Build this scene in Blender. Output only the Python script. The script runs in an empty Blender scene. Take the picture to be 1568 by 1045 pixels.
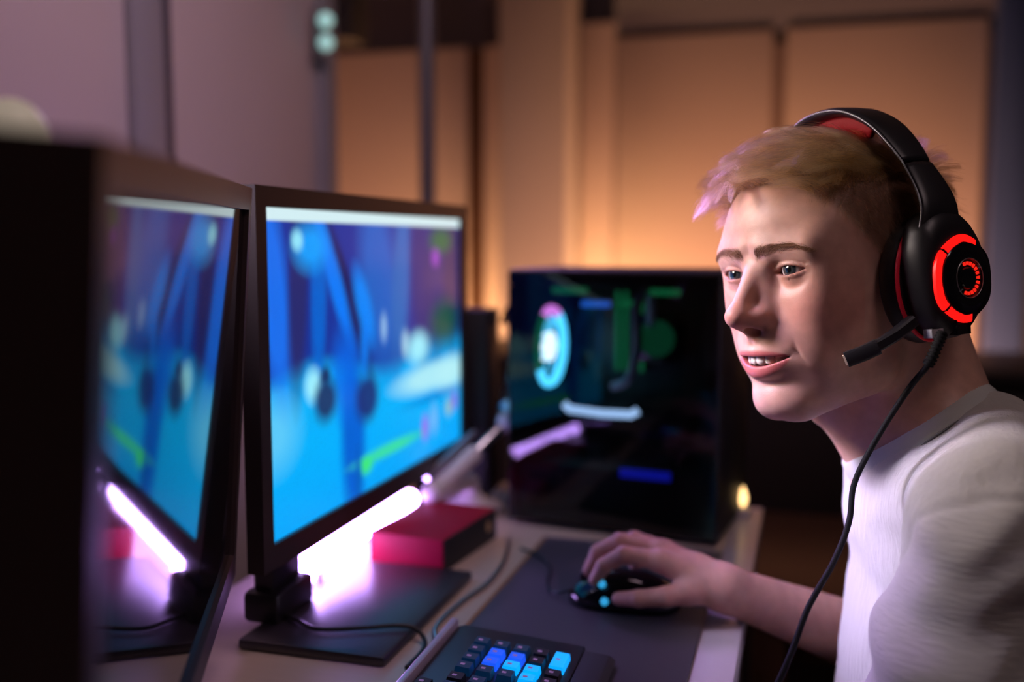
import bpy, bmesh, math, random
import numpy as np
from mathutils import Matrix, Vector
random.seed(7); RNG = np.random.default_rng(7)
SC = bpy.context.scene
COL = SC.collection
R = math.radians
# ---------------------------------------------------------------- camera: 35 mm lens wide open, focused on the player's eye
cd = bpy.data.cameras.new('camera'); cam = bpy.data.objects.new('camera', cd); COL.objects.link(cam)
cam.location = (0, 0, 1.135); cam.rotation_euler = (R(90 - 5.7), 0, R(16.5))
cd.sensor_width = 36; cd.lens = 35; cd.clip_start = .05
cd.dof.use_dof = True; cd.dof.focus_distance = .806; cd.dof.aperture_fstop = 1.9
SC.camera = cam
# ---------------------------------------------------------------- world, lights, exposure
w = bpy.data.worlds.new('world'); SC.world = w; w.use_nodes = True
w.node_tree.nodes['Background'].inputs[0].default_value = (.30, .27, .40, 1)
w.node_tree.nodes['Background'].inputs[1].default_value = .06
SC.view_settings.view_transform = 'Standard'; SC.view_settings.look = 'None'
SC.view_settings.exposure = 0; SC.view_settings.gamma = 1; SC.view_settings.use_curve_mapping = False
SC.cycles.use_denoising = True
SC.cycles.sample_clamp_indirect = 4
SC.cycles.max_bounces = 8
def area_light(name, loc, to, sx, sy, watts, color, spread=180):
    l = bpy.data.lights.new(name, 'AREA'); l.shape = 'RECTANGLE'; l.size = sx; l.size_y = sy; l.energy = watts; l.color = color; l.spread = R(spread)
    o = bpy.data.objects.new(name, l); COL.objects.link(o); o.location = loc
    o.rotation_euler = (Vector(to) - Vector(loc)).to_track_quat('-Z', 'Y').to_euler()
    return o
area_light('key_softbox_light', (-.76, .78, 1.38), (.02, .88, 1.06), .26, .26, .70, (1, .83, .73), 44)
area_light('violet_strip_light', (-.76, 1.62, 1.60), (.0, .90, 1.0), .16, .4, 1.7, (.56, .28, 1), 60)
area_light('lilac_fill_light', (-.82, .70, 1.50), (.03, .95, .82), .2, .2, .90, (.72, .62, 1), 26)  # unseen lamp, added to brighten the chest of the shirt with lilac
area_light('wall_fill_light', (-.15, .9, 2.42), (-1.05, 1.5, 1.2), .4, .4, 4.0, (.95, .62, .76), 90)  # unseen fill, added so the left wall does not stay dark
area_light('overhead_fill_light', (.55, .35, 2.2), (.1, .9, 1), .4, .4, 2.6, (1, .74, .76))  # unseen overhead fill, placed to lift the near side of face and headset
for x, watts in ((-1.30, 9), (-.42, 13), (.12, 13), (.40, 7)):
    area_light('warm_uplight', (x, 2.80, .35), (x, 3.25, 2.0), .35, .08, watts, (1, .45, .225))
area_light('niche_uplight', (-.67, 3.12, .55), (-.67, 3.22, 2.2), .08, .05, 4.5, (1, .55, .2), 90)
area_light('niche_uplight', (-1.03, 3.10, .55), (-1.02, 3.24, 1.5), .10, .05, 3.0, (1, .55, .2), 110)

# ---------------------------------------------------------------- signed distance modelling helpers
def smin(a, b, k):
    h = np.maximum(k - np.abs(a - b), 0) / k
    return np.minimum(a, b) - h * h * k * .25
def smax(a, b, k): return -smin(-a, -b, k)
def ell(p, c, r, rot=None):
    q = p - np.asarray(c, np.float32)
    if rot is not None: q = q @ np.asarray(rot, np.float32)
    r = np.asarray(r, np.float32)
    a = q / r
    k0 = np.sqrt((a * a).sum(1)); b = a / r
    k1 = np.sqrt((b * b).sum(1)) + 1e-9
    return k0 * (k0 - 1) / k1
def cap(p, a, b, ra, rb):
    a = np.asarray(a, np.float32); ba = np.asarray(b, np.float32) - a
    pa = p - a
    h = np.clip((pa @ ba) / float(ba @ ba), 0, 1)
    q = pa - h[:, None] * ba
    return np.sqrt((q * q).sum(1)) - (ra + (rb - ra) * h)
def chain(p, pts, k):
    d = None
    for (a, ra), (b, rb) in zip(pts[:-1], pts[1:]):
        e = cap(p, a, b, ra, rb)
        d = e if d is None else smin(d, e, k)
    return d
def gs(x, s): return np.exp(-(x / s) ** 2)
def sst(a, b, x):
    t = np.clip((x - a) / (b - a), 0, 1)
    return t * t * (3 - 2 * t)
def rotm(axis, ang):
    return np.array(Matrix.Rotation(ang, 3, axis), np.float32)
def surf_nets(f, lo, hi, h, n=16):
    """Surface nets over the blocks that the surface crosses; returns vertices and quads of ONE closed mesh."""
    lo = np.asarray(lo, np.float32); cnt = np.ceil((np.asarray(hi) - lo) / (h * n)).astype(int)
    g = np.stack(np.meshgrid(*[np.arange(c) for c in cnt], indexing='ij'), -1).reshape(-1, 3)
    cen = lo + (g + .5) * (h * n)
    dc = np.concatenate([f(c.astype(np.float32)) for c in np.array_split(cen, max(1, len(cen) // 40000))])
    g = g[np.abs(dc) < h * n * 1.25]
    ar = np.arange(n + 1)
    base = np.stack(np.meshgrid(ar, ar, ar, indexing='ij'), -1).reshape(-1, 3)
    dim = cnt * n + 4
    def key(i): return ((i[:, 0] + 1).astype(np.int64) * dim[1] + (i[:, 1] + 1)) * dim[2] + (i[:, 2] + 1)
    corners = np.array([(i, j, k) for i in (0, 1) for j in (0, 1) for k in (0, 1)])
    edges = [(a, b) for a in range(8) for b in range(a + 1, 8) if np.abs(corners[a] - corners[b]).sum() == 1]
    VK, VP, Q = [], [], []
    for bl in np.array_split(g, max(1, len(g) // 24)):
        idx = (bl[:, None, :] * n + base[None]).reshape(-1, 3)
        D = f((lo + idx * h).astype(np.float32)).reshape(len(bl), n + 1, n + 1, n + 1)
        S = D < 0
        c = sum(S[:, i:i + n, j:j + n, k:k + n].astype(np.int8) for i in (0, 1) for j in (0, 1) for k in (0, 1))
        B, I, J, K = np.nonzero((c > 0) & (c < 8))
        if not len(B): continue
        cd = np.stack([D[B, I + a, J + b, K + e] for a, b, e in corners], 1)
        acc = np.zeros((len(B), 3)); m = np.zeros(len(B))
        for a, b in edges:
            x = (cd[:, a] < 0) != (cd[:, b] < 0)
            t = cd[:, a] / np.where(x, cd[:, a] - cd[:, b], 1)
            acc += np.where(x[:, None], corners[a] + t[:, None] * (corners[b] - corners[a]), 0); m += x
        ci = bl[B] * n + np.stack([I, J, K], 1)
        VK.append(key(ci)); VP.append(lo + (ci + acc / m[:, None]) * h)
        for ax in range(3):
            sl = [slice(0, n)] * 3; s2 = list(sl); s2[ax] = slice(1, n + 1)
            s0 = S[(slice(None), *sl)]; s1 = S[(slice(None), *s2)]
            B, I, J, K = np.nonzero(s0 != s1)
            if not len(B): continue
            ci = bl[B] * n + np.stack([I, J, K], 1)
            u, v = np.eye(3, dtype=int)[(ax + 1) % 3], np.eye(3, dtype=int)[(ax + 2) % 3]
            q = np.stack([key(ci - u - v), key(ci - v), key(ci), key(ci - u)], 1)
            fl = ~s0[B, I, J, K]
            q[fl] = q[fl][:, ::-1]
            Q.append(q)
    VK = np.concatenate(VK); VP = np.concatenate(VP); Q = np.concatenate(Q)
    o = np.argsort(VK); VK = VK[o]; VP = VP[o]
    w = np.searchsorted(VK, Q); w = np.minimum(w, len(VK) - 1)
    ok = (VK[w] == Q).all(1)
    return VP, w[ok]
def mesh_np(name, V, Fq, mat, parent=None, smooth=True):
    me = bpy.data.meshes.new(name)
    V = np.asarray(V, np.float32); Fq = np.asarray(Fq, np.int32)
    k = Fq.shape[1]
    me.vertices.add(len(V)); me.vertices.foreach_set('co', V.ravel())
    me.loops.add(len(Fq) * k); me.loops.foreach_set('vertex_index', Fq.ravel())
    me.polygons.add(len(Fq)); me.polygons.foreach_set('loop_start', np.arange(0, len(Fq) * k, k, dtype=np.int32))
    me.polygons.foreach_set('use_smooth', np.full(len(Fq), smooth))
    me.update(calc_edges=True); me.validate()
    if mat: me.materials.append(mat)
    o = bpy.data.objects.new(name, me); COL.objects.link(o)
    if parent: o.parent = parent
    return o
def color_attr(o, name, C):
    a = o.data.color_attributes.new(name, 'FLOAT_COLOR', 'POINT')
    C = np.concatenate([np.asarray(C, np.float32), np.ones((len(C), 1), np.float32)], 1)
    a.data.foreach_set('color', C.ravel())

# ---------------------------------------------------------------- materials
def mat(name, col, rough=.5, metal=0, bump=None, noise=None, emit=None, spec=.5, coat=0, sheen=0, sss=0):
    m = bpy.data.materials.new(name); m.use_nodes = True
    nt = m.node_tree; b = nt.nodes['Principled BSDF']
    b.inputs['Base Color'].default_value = (*col, 1); b.inputs['Roughness'].default_value = rough
    b.inputs['Metallic'].default_value = metal; b.inputs['Specular IOR Level'].default_value = spec
    b.inputs['Coat Weight'].default_value = coat; b.inputs['Sheen Weight'].default_value = sheen
    if emit:
        b.inputs['Emission Color'].default_value = (*emit[0], 1); b.inputs['Emission Strength'].default_value = emit[1]
    if noise or bump:
        tc = nt.nodes.new('ShaderNodeTexCoord')
    if noise:   # (scale, amount, stretch)
        n = nt.nodes.new('ShaderNodeTexNoise'); n.inputs['Scale'].default_value = noise[0]; n.inputs['Detail'].default_value = 5
        mp = nt.nodes.new('ShaderNodeMapping'); mp.inputs['Scale'].default_value = noise[2] if len(noise) > 2 else (1, 1, 1)
        nt.links.new(tc.outputs['Object'], mp.inputs['Vector']); nt.links.new(mp.outputs[0], n.inputs['Vector'])
        mx = nt.nodes.new('ShaderNodeMix'); mx.data_type = 'RGBA'
        mx.inputs[6].default_value = (*[c * (1 - noise[1]) for c in col], 1)
        mx.inputs[7].default_value = (*[min(1, c * (1 + noise[1])) for c in col], 1)
        nt.links.new(n.outputs[0], mx.inputs[0]); nt.links.new(mx.outputs[2], b.inputs['Base Color'])
    if bump:    # (scale, strength, distance)
        n = nt.nodes.new('ShaderNodeTexNoise'); n.inputs['Scale'].default_value = bump[0]; n.inputs['Detail'].default_value = 4
        nt.links.new(tc.outputs['Object'], n.inputs['Vector'])
        bp = nt.nodes.new('ShaderNodeBump'); bp.inputs['Strength'].default_value = bump[1]; bp.inputs['Distance'].default_value = bump[2]
        nt.links.new(n.outputs[0], bp.inputs['Height']); nt.links.new(bp.outputs[0], b.inputs['Normal'])
    return m
M_wall = mat('painted_wall', (.42, .37, .36), .75, noise=(3, .05), bump=(60, .1, .001))
M_panel = mat('pale_panel', (.55, .44, .40), .6, noise=(2, .05), bump=(40, .08, .001))
M_trim = mat('grey_trim', (.22, .22, .24), .5, noise=(5, .05))
M_dtrim = mat('dark_trim', (.06, .055, .075), .5, noise=(5, .05))
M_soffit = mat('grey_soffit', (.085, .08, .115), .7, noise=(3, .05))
M_floor = mat('brown_wood_floor', (.16, .085, .045), .4, noise=(6, .35, (12, 1, 1)))
M_wood = mat('reddish_brown_wood', (.075, .032, .016), .4, noise=(8, .3, (1, 12, 1)))
M_black = mat('black_plastic', (.012, .011, .014), .35, bump=(300, .1, .0003))
M_matte = mat('matte_black', (.010, .010, .012), .6, bump=(300, .1, .0003))
M_gloss = mat('gloss_black', (.008, .008, .010), .08)
M_white = mat('white_laminate', (.56, .52, .52), .35, noise=(8, .04))
M_desk = mat('beige_laminate', (.55, .46, .38), .35, noise=(10, .06, (1, 14, 1)))
M_steel = mat('brushed_steel', (.55, .55, .58), .28, 1, noise=(30, .05))
M_grey = mat('grey_metal', (.20, .20, .22), .4, .6, noise=(20, .05))
# ---------------------------------------------------------------- mesh helpers
def link(name, bm, m, parent=None, smooth=False, bevel=0, seg=2):
    if bevel:
        bmesh.ops.bevel(bm, geom=[e for e in bm.edges if e.calc_face_angle(0) > .5], offset=bevel, segments=seg, affect='EDGES', profile=.5)
    me = bpy.data.meshes.new(name); bm.to_mesh(me); bm.free()
    if smooth:
        me.polygons.foreach_set('use_smooth', np.ones(len(me.polygons), bool))
        if smooth != 'all': me.set_sharp_from_angle(angle=R(35))
    for x in (m if isinstance(m, (list, tuple)) else [m]): me.materials.append(x)
    o = bpy.data.objects.new(name, me); COL.objects.link(o)
    if parent: o.parent = parent
    return o
def box(bm, lo, hi, mtx=None):
    c = [(a + b) / 2 for a, b in zip(lo, hi)]; s = [b - a for a, b in zip(lo, hi)]
    m = Matrix.Translation(c) @ Matrix.Diagonal((*s, 1))
    if mtx is not None: m = mtx @ m
    bmesh.ops.create_cube(bm, size=1, matrix=m)
    return bm
def boxo(name, lo, hi, m, parent=None, bevel=.002, mtx=None, seg=2):
    return link(name, box(bmesh.new(), lo, hi, mtx), m, parent, True, bevel, seg)
def lathe(bm, prof, mtx=None, n=24):
    """surface of revolution about z from (radius, z) pairs"""
    rings = []
    for r, z in prof:
        rings.append([bm.verts.new((r * math.cos(2 * math.pi * i / n), r * math.sin(2 * math.pi * i / n), z)) for i in range(n)])
    for a, b in zip(rings[:-1], rings[1:]):
        for i in range(n): bm.faces.new((a[i], a[(i + 1) % n], b[(i + 1) % n], b[i]))
    if prof[0][0] > 1e-6: bm.faces.new(rings[0][::-1])
    if prof[-1][0] > 1e-6: bm.faces.new(rings[-1])
    vs = [v for r in rings for v in r]
    if mtx is not None: bmesh.ops.transform(bm, matrix=mtx, verts=vs)
    return bm
def spline(pts, n):
    """Catmull-Rom through points -> n points per span"""
    P = [np.array(p, float) for p in pts]; P = [2 * P[0] - P[1]] + P + [2 * P[-1] - P[-2]]
    out = []
    for i in range(1, len(P) - 2):
        for k in range(n):
            t = k / n; a, b, c, d = P[i - 1:i + 3]
            out.append(.5 * (2 * b + (c - a) * t + (2 * a - 5 * b + 4 * c - d) * t * t + (3 * b - a - 3 * c + d) * t ** 3))
    out.append(P[-2]); return np.array(out)
def sweep(bm, pts, prof, side=None, cap_ends=True):
    """sweep a closed profile [(across, up)] (or a list of profiles, one per point) along points"""
    P = np.array(pts, float); n = len(P)
    T = np.gradient(P, axis=0); T /= np.linalg.norm(T, axis=1)[:, None]
    s = np.array(side if side is not None else (0, 0, 1), float)
    rings = []
    for i in range(n):
        si = np.array(side[i]) if side is not None and np.ndim(side) == 2 else s
        a = np.cross(T[i], si)
        if np.linalg.norm(a) < 1e-5: a = np.cross(T[i], (1, 0, 0))
        a /= np.linalg.norm(a); b = np.cross(a, T[i])
        if side is None: s = b
        pr = prof[i] if np.ndim(prof) == 3 else prof
        rings.append([bm.verts.new(P[i] + a * x + b * y) for x, y in pr])
    k = len(rings[0])
    for r0, r1 in zip(rings[:-1], rings[1:]):
        for i in range(k): bm.faces.new((r0[i], r0[(i + 1) % k], r1[(i + 1) % k], r1[i]))
    if cap_ends: bm.faces.new(rings[0][::-1]); bm.faces.new(rings[-1])
    return bm
def circ(r, n=8, sy=1): return [(r * math.cos(2 * math.pi * i / n), sy * r * math.sin(2 * math.pi * i / n)) for i in range(n)]
def tube(bm, pts, r, n=8, span=6):
    return sweep(bm, spline(pts, span), circ(r, n))
def tubeo(name, pts, r, m, parent=None, n=10, span=8):
    return link(name, tube(bmesh.new(), pts, r, n, span), m, parent, 'all')
def thing(name, label, cat, loc=(0, 0, 0), rz=0, group=None):
    o = bpy.data.objects.new(name, None); COL.objects.link(o); o.location = loc; o.rotation_euler = (0, 0, rz)
    o.empty_display_size = .05
    return tag(o, label, cat, group)
def tag(o, label, cat, group=None):
    o['label'] = label; o['category'] = cat
    if group: o['group'] = group
    return o
def struct(name, lo, hi, m, bevel=0):
    o = boxo(name, lo, hi, m, None, bevel); o['kind'] = 'structure'; return o
# ---------------------------------------------------------------- the room
struct('floor', (-2.06, -.9, -.05), (2.2, 3.36, 0), M_floor)
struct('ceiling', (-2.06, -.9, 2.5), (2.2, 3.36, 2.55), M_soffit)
struct('wall_left', (-1.12, -.9, 0), (-1.05, 2.03, 2.5), M_wall)
struct('trim_1', (-1.05, 1.377, 0), (-1.03, 1.453, 2.5), M_trim, .003)
struct('trim_2', (-1.05, 1.453, 0), (-1.044, 1.495, 2.5), M_dtrim, .002)
struct('trim_3', (-1.14, 2.03, 0), (-1.03, 2.09, 2.5), M_trim, .004)
struct('baseboard_left', (-1.05, -.9, 0), (-1.038, 1.377, .09), M_dtrim, .003)
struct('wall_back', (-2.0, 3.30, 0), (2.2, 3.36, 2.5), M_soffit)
struct('wall_outer', (-2.06, 2.0, 0), (-2.0, 3.36, 2.5), M_wall)
struct('wall_right', (2.14, -.9, 0), (2.2, 3.36, 2.5), M_dtrim)
struct('wall_near', (-2.06, -.96, 0), (2.2, -.9, 2.5), M_wall)
struct('wall_niche', (-2.06, 1.94, 0), (-1.12, 2.0, 2.5), M_wall)
# pale panels on the back wall, each a piece of the wall's cladding
CL = boxo('wall_cladding', (-1.98, 3.27, 0), (.50, 3.30, 1.75), mat('brown_backing', (.38, .27, .23), .7)); CL['kind'] = 'structure'
for a, b in ((-1.95, -1.116), (-1.056, -.962), (-.607, -.121), (-.081, .484)):
    boxo('panel', (a, 3.235, 0), (b, 3.27, 1.785), M_panel, CL, .004)
boxo('stile', (-1.116, 3.245, 0), (-1.056, 3.272, 1.78), M_wood, CL, .003)
struct('trim_4', (-.956, 3.08, 0), (-.735, 3.3, 2.5), M_wall, .006)
struct('trim_5', (-.727, 3.24, 0), (-.612, 3.3, 1.84), M_panel, .004)
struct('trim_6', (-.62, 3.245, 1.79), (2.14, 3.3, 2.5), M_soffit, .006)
M_navy = mat('navy_paint', (.05, .085, .24), .4, noise=(4, .1))
struct('trim_7', (.50, 3.16, 0), (.60, 3.3, 1.84), M_navy, .006)
# ---------------------------------------------------------------- furniture behind the desk
sb = thing('sideboard', 'long dark wooden sideboard standing before the warm lit back wall', 'sideboard', (.35, 2.52, 0))
M_dkwood = mat('black_brown_wood', (.022, .014, .012), .45, noise=(6, .3, (1, 1, 10)))
boxo('carcass', (-1.25, -.2, .06), (1.2, .2, .83), M_dkwood, sb, .004)
boxo('top_board', (-1.27, -.23, .83), (1.22, .22, .86), M_dkwood, sb, .004)
boxo('plinth', (-1.2, -.17, 0), (1.15, .18, .06), M_matte, sb, .003)
for i in range(4):
    d = boxo('door', (-1.24 + i * .61, -.218, .08), (-.64 + i * .61, -.2, .81), M_dkwood, sb, .003)
    h = boxo('handle', (-.70 + i * .61, -.236, .5), (-.685 + i * .61, -.218, .64), M_grey, None, .003); h.parent = d
cb = thing('bookcase', 'tall black open bookcase at the right end of the lit panels', 'bookcase', (1.02, 3.05, 0))
for a, b in ((-.42, -.39), (.39, .42)): boxo('side_panel', (a, -.17, 0), (b, .17, 2.1), M_matte, cb, .003)
boxo('back_panel', (-.39, .15, 0), (.39, .17, 2.1), M_matte, cb)
for z in (.05, .45, .85, 1.12, 1.45, 1.8, 2.07): boxo('shelf', (-.39, -.165, z), (.39, .15, z + .025), M_matte, cb, .002)
M_glass = mat('dark_glass', (.05, .09, .08), .05, spec=.8)
def jar(x, z, h, r, lab):
    j = thing('glass_jar', lab, 'jar', (x, 2.95, z), 0, 'glass jars in the bookcase')
    link('jar_body', lathe(bmesh.new(), [(r * .9, 0), (r, .01), (r, h * .7), (r * .55, h * .85), (r * .55, h)], None, 20), M_glass, j, True)
    link('lid', lathe(bmesh.new(), [(r * .6, h), (r * .6, h + .02), (0, h + .022)], None, 20), M_steel, j, True)
jar(.70, 1.145, .14, .04, 'dark green glass jar on the upper bookcase shelf in view')
jar(.70, .875, .12, .05, 'squat dark green glass jar on the lower bookcase shelf in view')
wt = thing('wooden_table', 'low reddish brown wooden table beyond the white desk', 'table', (.42, 1.72, 0))
boxo('tabletop', (-.5, -.25, .58), (.5, .25, .61), M_wood, wt, .004)
for x in (-.46, .46):
    for y in (-.21, .21): boxo('leg', (x - .025, y - .025, 0), (x + .025, y + .025, .58), M_wood, wt, .003)
boxo('apron', (-.44, -.2, .50), (.44, .2, .58), M_wood, wt, .003)
gp = thing('metal_pole', 'slim grey metal pole from floor to ceiling before the lit panels', 'pole', (-.865, 2.22, 0))
link('pole_tube', lathe(bmesh.new(), [(.016, .02), (.016, 1.1), (.019, 1.12), (.022, 2.48)], None, 20), M_grey, gp, True)
link('foot_plate', lathe(bmesh.new(), [(.07, 0), (.07, .012), (.02, .03)], None, 24), M_grey, gp, True)
link('ceiling_plate', lathe(bmesh.new(), [(.03, 2.47), (.07, 2.49), (.07, 2.5)], None, 24), M_grey, gp, True)
ws = thing('wall_speaker', 'black box speaker mounted high on the grey door trim', 'speaker', (-1.165, 2.32, 1.61))
boxo('cabinet', (-.03, -.05, .02), (.08, .06, .34), M_matte, ws, .006)
boxo('bracket', (-.04, -.24, .14), (-.015, -.05, .2), M_matte, ws, .003)
link('cone', lathe(bmesh.new(), [(.0, -.012), (.02, -.010), (.036, .0), (.042, .002), (.042, -.004)], Matrix.Translation((.025, -.052, .11)) @ Matrix.Rotation(R(90), 4, 'X'), 24), M_gloss, ws, True)
gl = thing('teal_glint', 'two small glowing teal beads on the trim standing in for glints', 'light', (-1.03, 1.985, 1.535))  # glowing beads in place of glints off glass and metal
M_teal = mat('teal_glint_glow', (.4, .7, .66), .2, emit=((.42, .8, .74), .55))
boxo('back_plate', (0, -.012, .0), (.012, .012, .10), M_grey, gl, .003)
for z in (.025, .072):
    bm = bmesh.new(); bmesh.ops.create_uvsphere(bm, u_segments=16, v_segments=10, radius=.017, matrix=Matrix.Translation((.026, 0, z)))
    link('glint_bead', bm, M_teal, gl, 'all')

# ---------------------------------------------------------------- the desk and what stands on it
DZ = .75
dk = thing('desk', 'pale laminate desk with a white front strip under the monitors', 'desk', (-.32, .8, 0))
boxo('desktop', (-.29, -1.0, DZ - .028), (.228, .66, DZ), M_desk, dk, .002)
boxo('front_strip', (.2285, -1.0, DZ - .03), (.268, .66, DZ), M_white, dk, .002)
for x in (-.26, .22):
    for y in (-.95, .61): boxo('leg', (x - .022, y - .022, 0), (x + .022, y + .022, DZ - .03), M_white, dk, .003)
boxo('rear_rail', (-.27, -.93, DZ - .13), (-.25, .6, DZ - .03), M_white, dk, .002)
# ---- monitor with the game picture
def paint_screen(nu=150, nv=96):
    u, v = np.meshgrid((np.arange(nu) + .5) / nu, (np.arange(nv) + .5) / nv)
    C = np.zeros((nv, nu, 3)); 
    def mixin(m, col): C[:] = C * (1 - m[..., None]) + np.array(col) * m[..., None]
    def blob(cu, cv, ru, rv, col, a=1, soft=.5, tilt=0):
        du = u - cu - tilt * (v - cv); d = np.sqrt((du / ru) ** 2 + ((v - cv) / rv) ** 2)
        mixin(a * np.clip((1 + soft - d) / (2 * soft), 0, 1), col)
    hz = .50
    g = np.clip((v - hz + .04 * np.sin(u * 9)) / .07, 0, 1)
    C[:] = np.array((.008, .03, .30)); mixin(g, (.0, .42, .92)); mixin(np.clip((v - .75) / .3, 0, 1) * .5, (.0, .30, .95))
    for cu, w_, col in ((.03, .05, (.01, .16, .85)), (.12, .035, (.02, .02, .13)), (.20, .03, (.0, .12, .62)), (.48, .09, (.01, .12, .55)), (.60, .05, (.02, .14, .50)), (.72, .06, (.015, .02, .18)), (.83, .09, (.012, .018, .16)), (.95, .07, (.01, .015, .10))):
        blob(cu, .25, w_, .32, col, .9, .35, .1 * math.sin(cu * 30))
    blob(.33, .30, .035, .26, (.01, .012, .10), .95, .3, .35); blob(.27, .24, .03, .22, (.0, .20, .95), .9, .4, .3)
    blob(.40, .33, .035, .13, (.0, .24, .95), .9, .4, .25); blob(.17, .12, .06, .07, (.0, .35, 1.0), .9, .5); blob(.12, .10, .02, .03, (.30, .80, .95), .9)
    blob(.86, .10, .07, .05, (.0, .14, .05), .9); blob(.82, .17, .025, .035, (.35, .06, .62), .8); blob(.88, .45, .09, .09, (.0, .085, .05), .9, .5)
    blob(.62, .50, .02, .05, (.45, .75, .90), .7); blob(.50, .42, .015, .05, (.35, .60, .85), .7)
    blob(.70, .53, .06, .06, (.35, .85, .98), .95); blob(.80, .665, .22, .055, (.42, .82, .90), .95, .4); blob(.93, .68, .10, .07, (.45, .84, .90), .9)
    blob(.83, .755, .2, .018, (.0, .18, .62), .6)
    blob(.02, .68, .08, .10, (.20, .70, .90), .5, .6); blob(.17, .56, .03, .05, (.35, .85, .95), .9)
    blob(.34, .78, .055, .30, (.0, .10, .62), .95, .35); blob(.30, .55, .05, .14, (.0, .12, .75), .8, .5)
    blob(.22, .62, .045, .07, (.01, .02, .10), .95, .4); blob(.22, .54, .02, .03, (.01, .02, .10), .95); blob(.41, .66, .055, .085, (.01, .02, .16), .95, .35)
    blob(.40, .47, .02, .10, (.0, .20, .9), .8)
    blob(.53, .885, .17, .022, (.05, .75, .25), .85, .5); blob(.40, .905, .03, .03, (.05, .8, .15), .9); blob(.36, .93, .015, .1, (.0, .10, .5), .8, .4)
    blob(.74, .87, .02, .05, (.35, .12, .85), .85); blob(.80, .85, .025, .06, (.25, .5, .9), .6); blob(.91, .83, .025, .035, (.35, .55, .45), .8); blob(.95, .81, .02, .04, (.3, .05, .7), .8)
    mixin(np.clip((.045 - v) / .008, 0, 1), (.62, .82, .86))
    return C
def screen_mesh(name, w, h, C, m, parent, mtx):
    nv, nu, _ = C.shape
    us = np.linspace(0, 1, nu); vs = np.linspace(0, 1, nv); U, Vv = np.meshgrid(us, vs)
    V = np.stack([np.zeros(U.size), (U.ravel() - .5) * w, (.5 - Vv.ravel()) * h], 1)
    V = (np.c_[V, np.ones(len(V))] @ np.array(mtx).T)[:, :3]
    i = np.arange(nv * nu).reshape(nv, nu)
    Q = np.stack([i[:-1, :-1], i[1:, :-1], i[1:, 1:], i[:-1, 1:]], -1).reshape(-1, 4)
    o = mesh_np(name, V, Q, m, parent); color_attr(o, 'picture', C.reshape(-1, 3)); return o
M_screen = mat('lit_screen', (.01, .01, .012), .25)
_n = M_screen.node_tree; _a = _n.nodes.new('ShaderNodeVertexColor'); _a.layer_name = 'picture'
_n.links.new(_a.outputs[0], _n.nodes['Principled BSDF'].inputs['Emission Color'])
_n.nodes['Principled BSDF'].inputs['Emission Strength'].default_value = 1.05
M_bezel = mat('dark_brown_bezel', (.030, .020, .018), .4, bump=(400, .1, .0003))
def monitor(label, W, H, loc, rz, screen_mat, C, name='monitor', D=.018, tilt=0, bez=None, roll=0):
    """screen faces +x, width along y; origin at the centre of the front face"""
    t = thing(name, label, 'monitor', loc, rz); t.rotation_euler = (roll, tilt, rz)
    bz, bb = .019, .024
    sw, sh = W - 2 * bz, H - bz - bb; oz = (bb - bz) / 2
    bm = bmesh.new()
    def ring(x, a, b, c, d): return [bm.verts.new((x, y, z)) for y, z in ((-a, -c), (a, -c), (a, b), (-a, b))]
    r1 = ring(0, W / 2, H / 2, H / 2, 0); r2 = ring(0, sw / 2, sh / 2 + oz, sh / 2 - oz, 0); r3 = ring(-.005, sw / 2 - .0005, sh / 2 + oz - .0005, sh / 2 - oz - .0005, 0)
    r0 = ring(-D, W / 2, H / 2, H / 2, 0); rb = ring(-D - .001, W / 2 - .004, H / 2 - .004, H / 2 - .004, 0)
    for a, b in ((rb, r0), (r0, r1), (r1, r2), (r2, r3)):
        for i in range(4): bm.faces.new((a[i], a[(i + 1) % 4], b[(i + 1) % 4], b[i]))
    bm.faces.new(rb[::-1])
    link('bezel', bm, bez or M_bezel, t, True, .0012)
    bm = bmesh.new()
    for x0, x1, f0, f1 in ((-D - .001, -D - .017, .96, .86), (-D - .017, -D - .03, .70, .45)):
        a = [bm.verts.new((x0, s * W / 2 * f0, q * H / 2 * f0)) for s, q in ((-1, -1), (1, -1), (1, 1), (-1, 1))]
        b = [bm.verts.new((x1, s * W / 2 * f1, q * H / 2 * f1)) for s, q in ((-1, -1), (1, -1), (1, 1), (-1, 1))]
        for i in range(4): bm.faces.new((a[i], a[(i + 1) % 4], b[(i + 1) % 4], b[i]))
        bm.faces.new(b); bm.faces.new(a[::-1])
    link('rear_shell', bm, M_matte, t, True, .003)
    screen_mesh('screen', sw - .001, sh - .001, C, screen_mat, t, Matrix.Translation((-.004, 0, oz)))
    return t
MX = -.475
mon = monitor('black monitor showing a bright blue game on its screen', .575, .360, (MX, 1.083, 1.006), 0, M_screen, paint_screen())
# stand of the monitor
bm = box(bmesh.new(), (-.045, -.235, -.246), (-.022, -.178, -.02)); st = link('neck', bm, M_black, mon, True, .004)
boxo('neck_collar', (-.052, -.245, -.247), (-.012, -.168, -.215), M_black, mon, .006)
M_base = mat('satin_black_base', (.018, .014, .024), .40, spec=1.0)
boxo('foot_plate', (-.033, -.285, -.2559), (.118, -.035, -.245), M_base, mon, .004)
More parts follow.
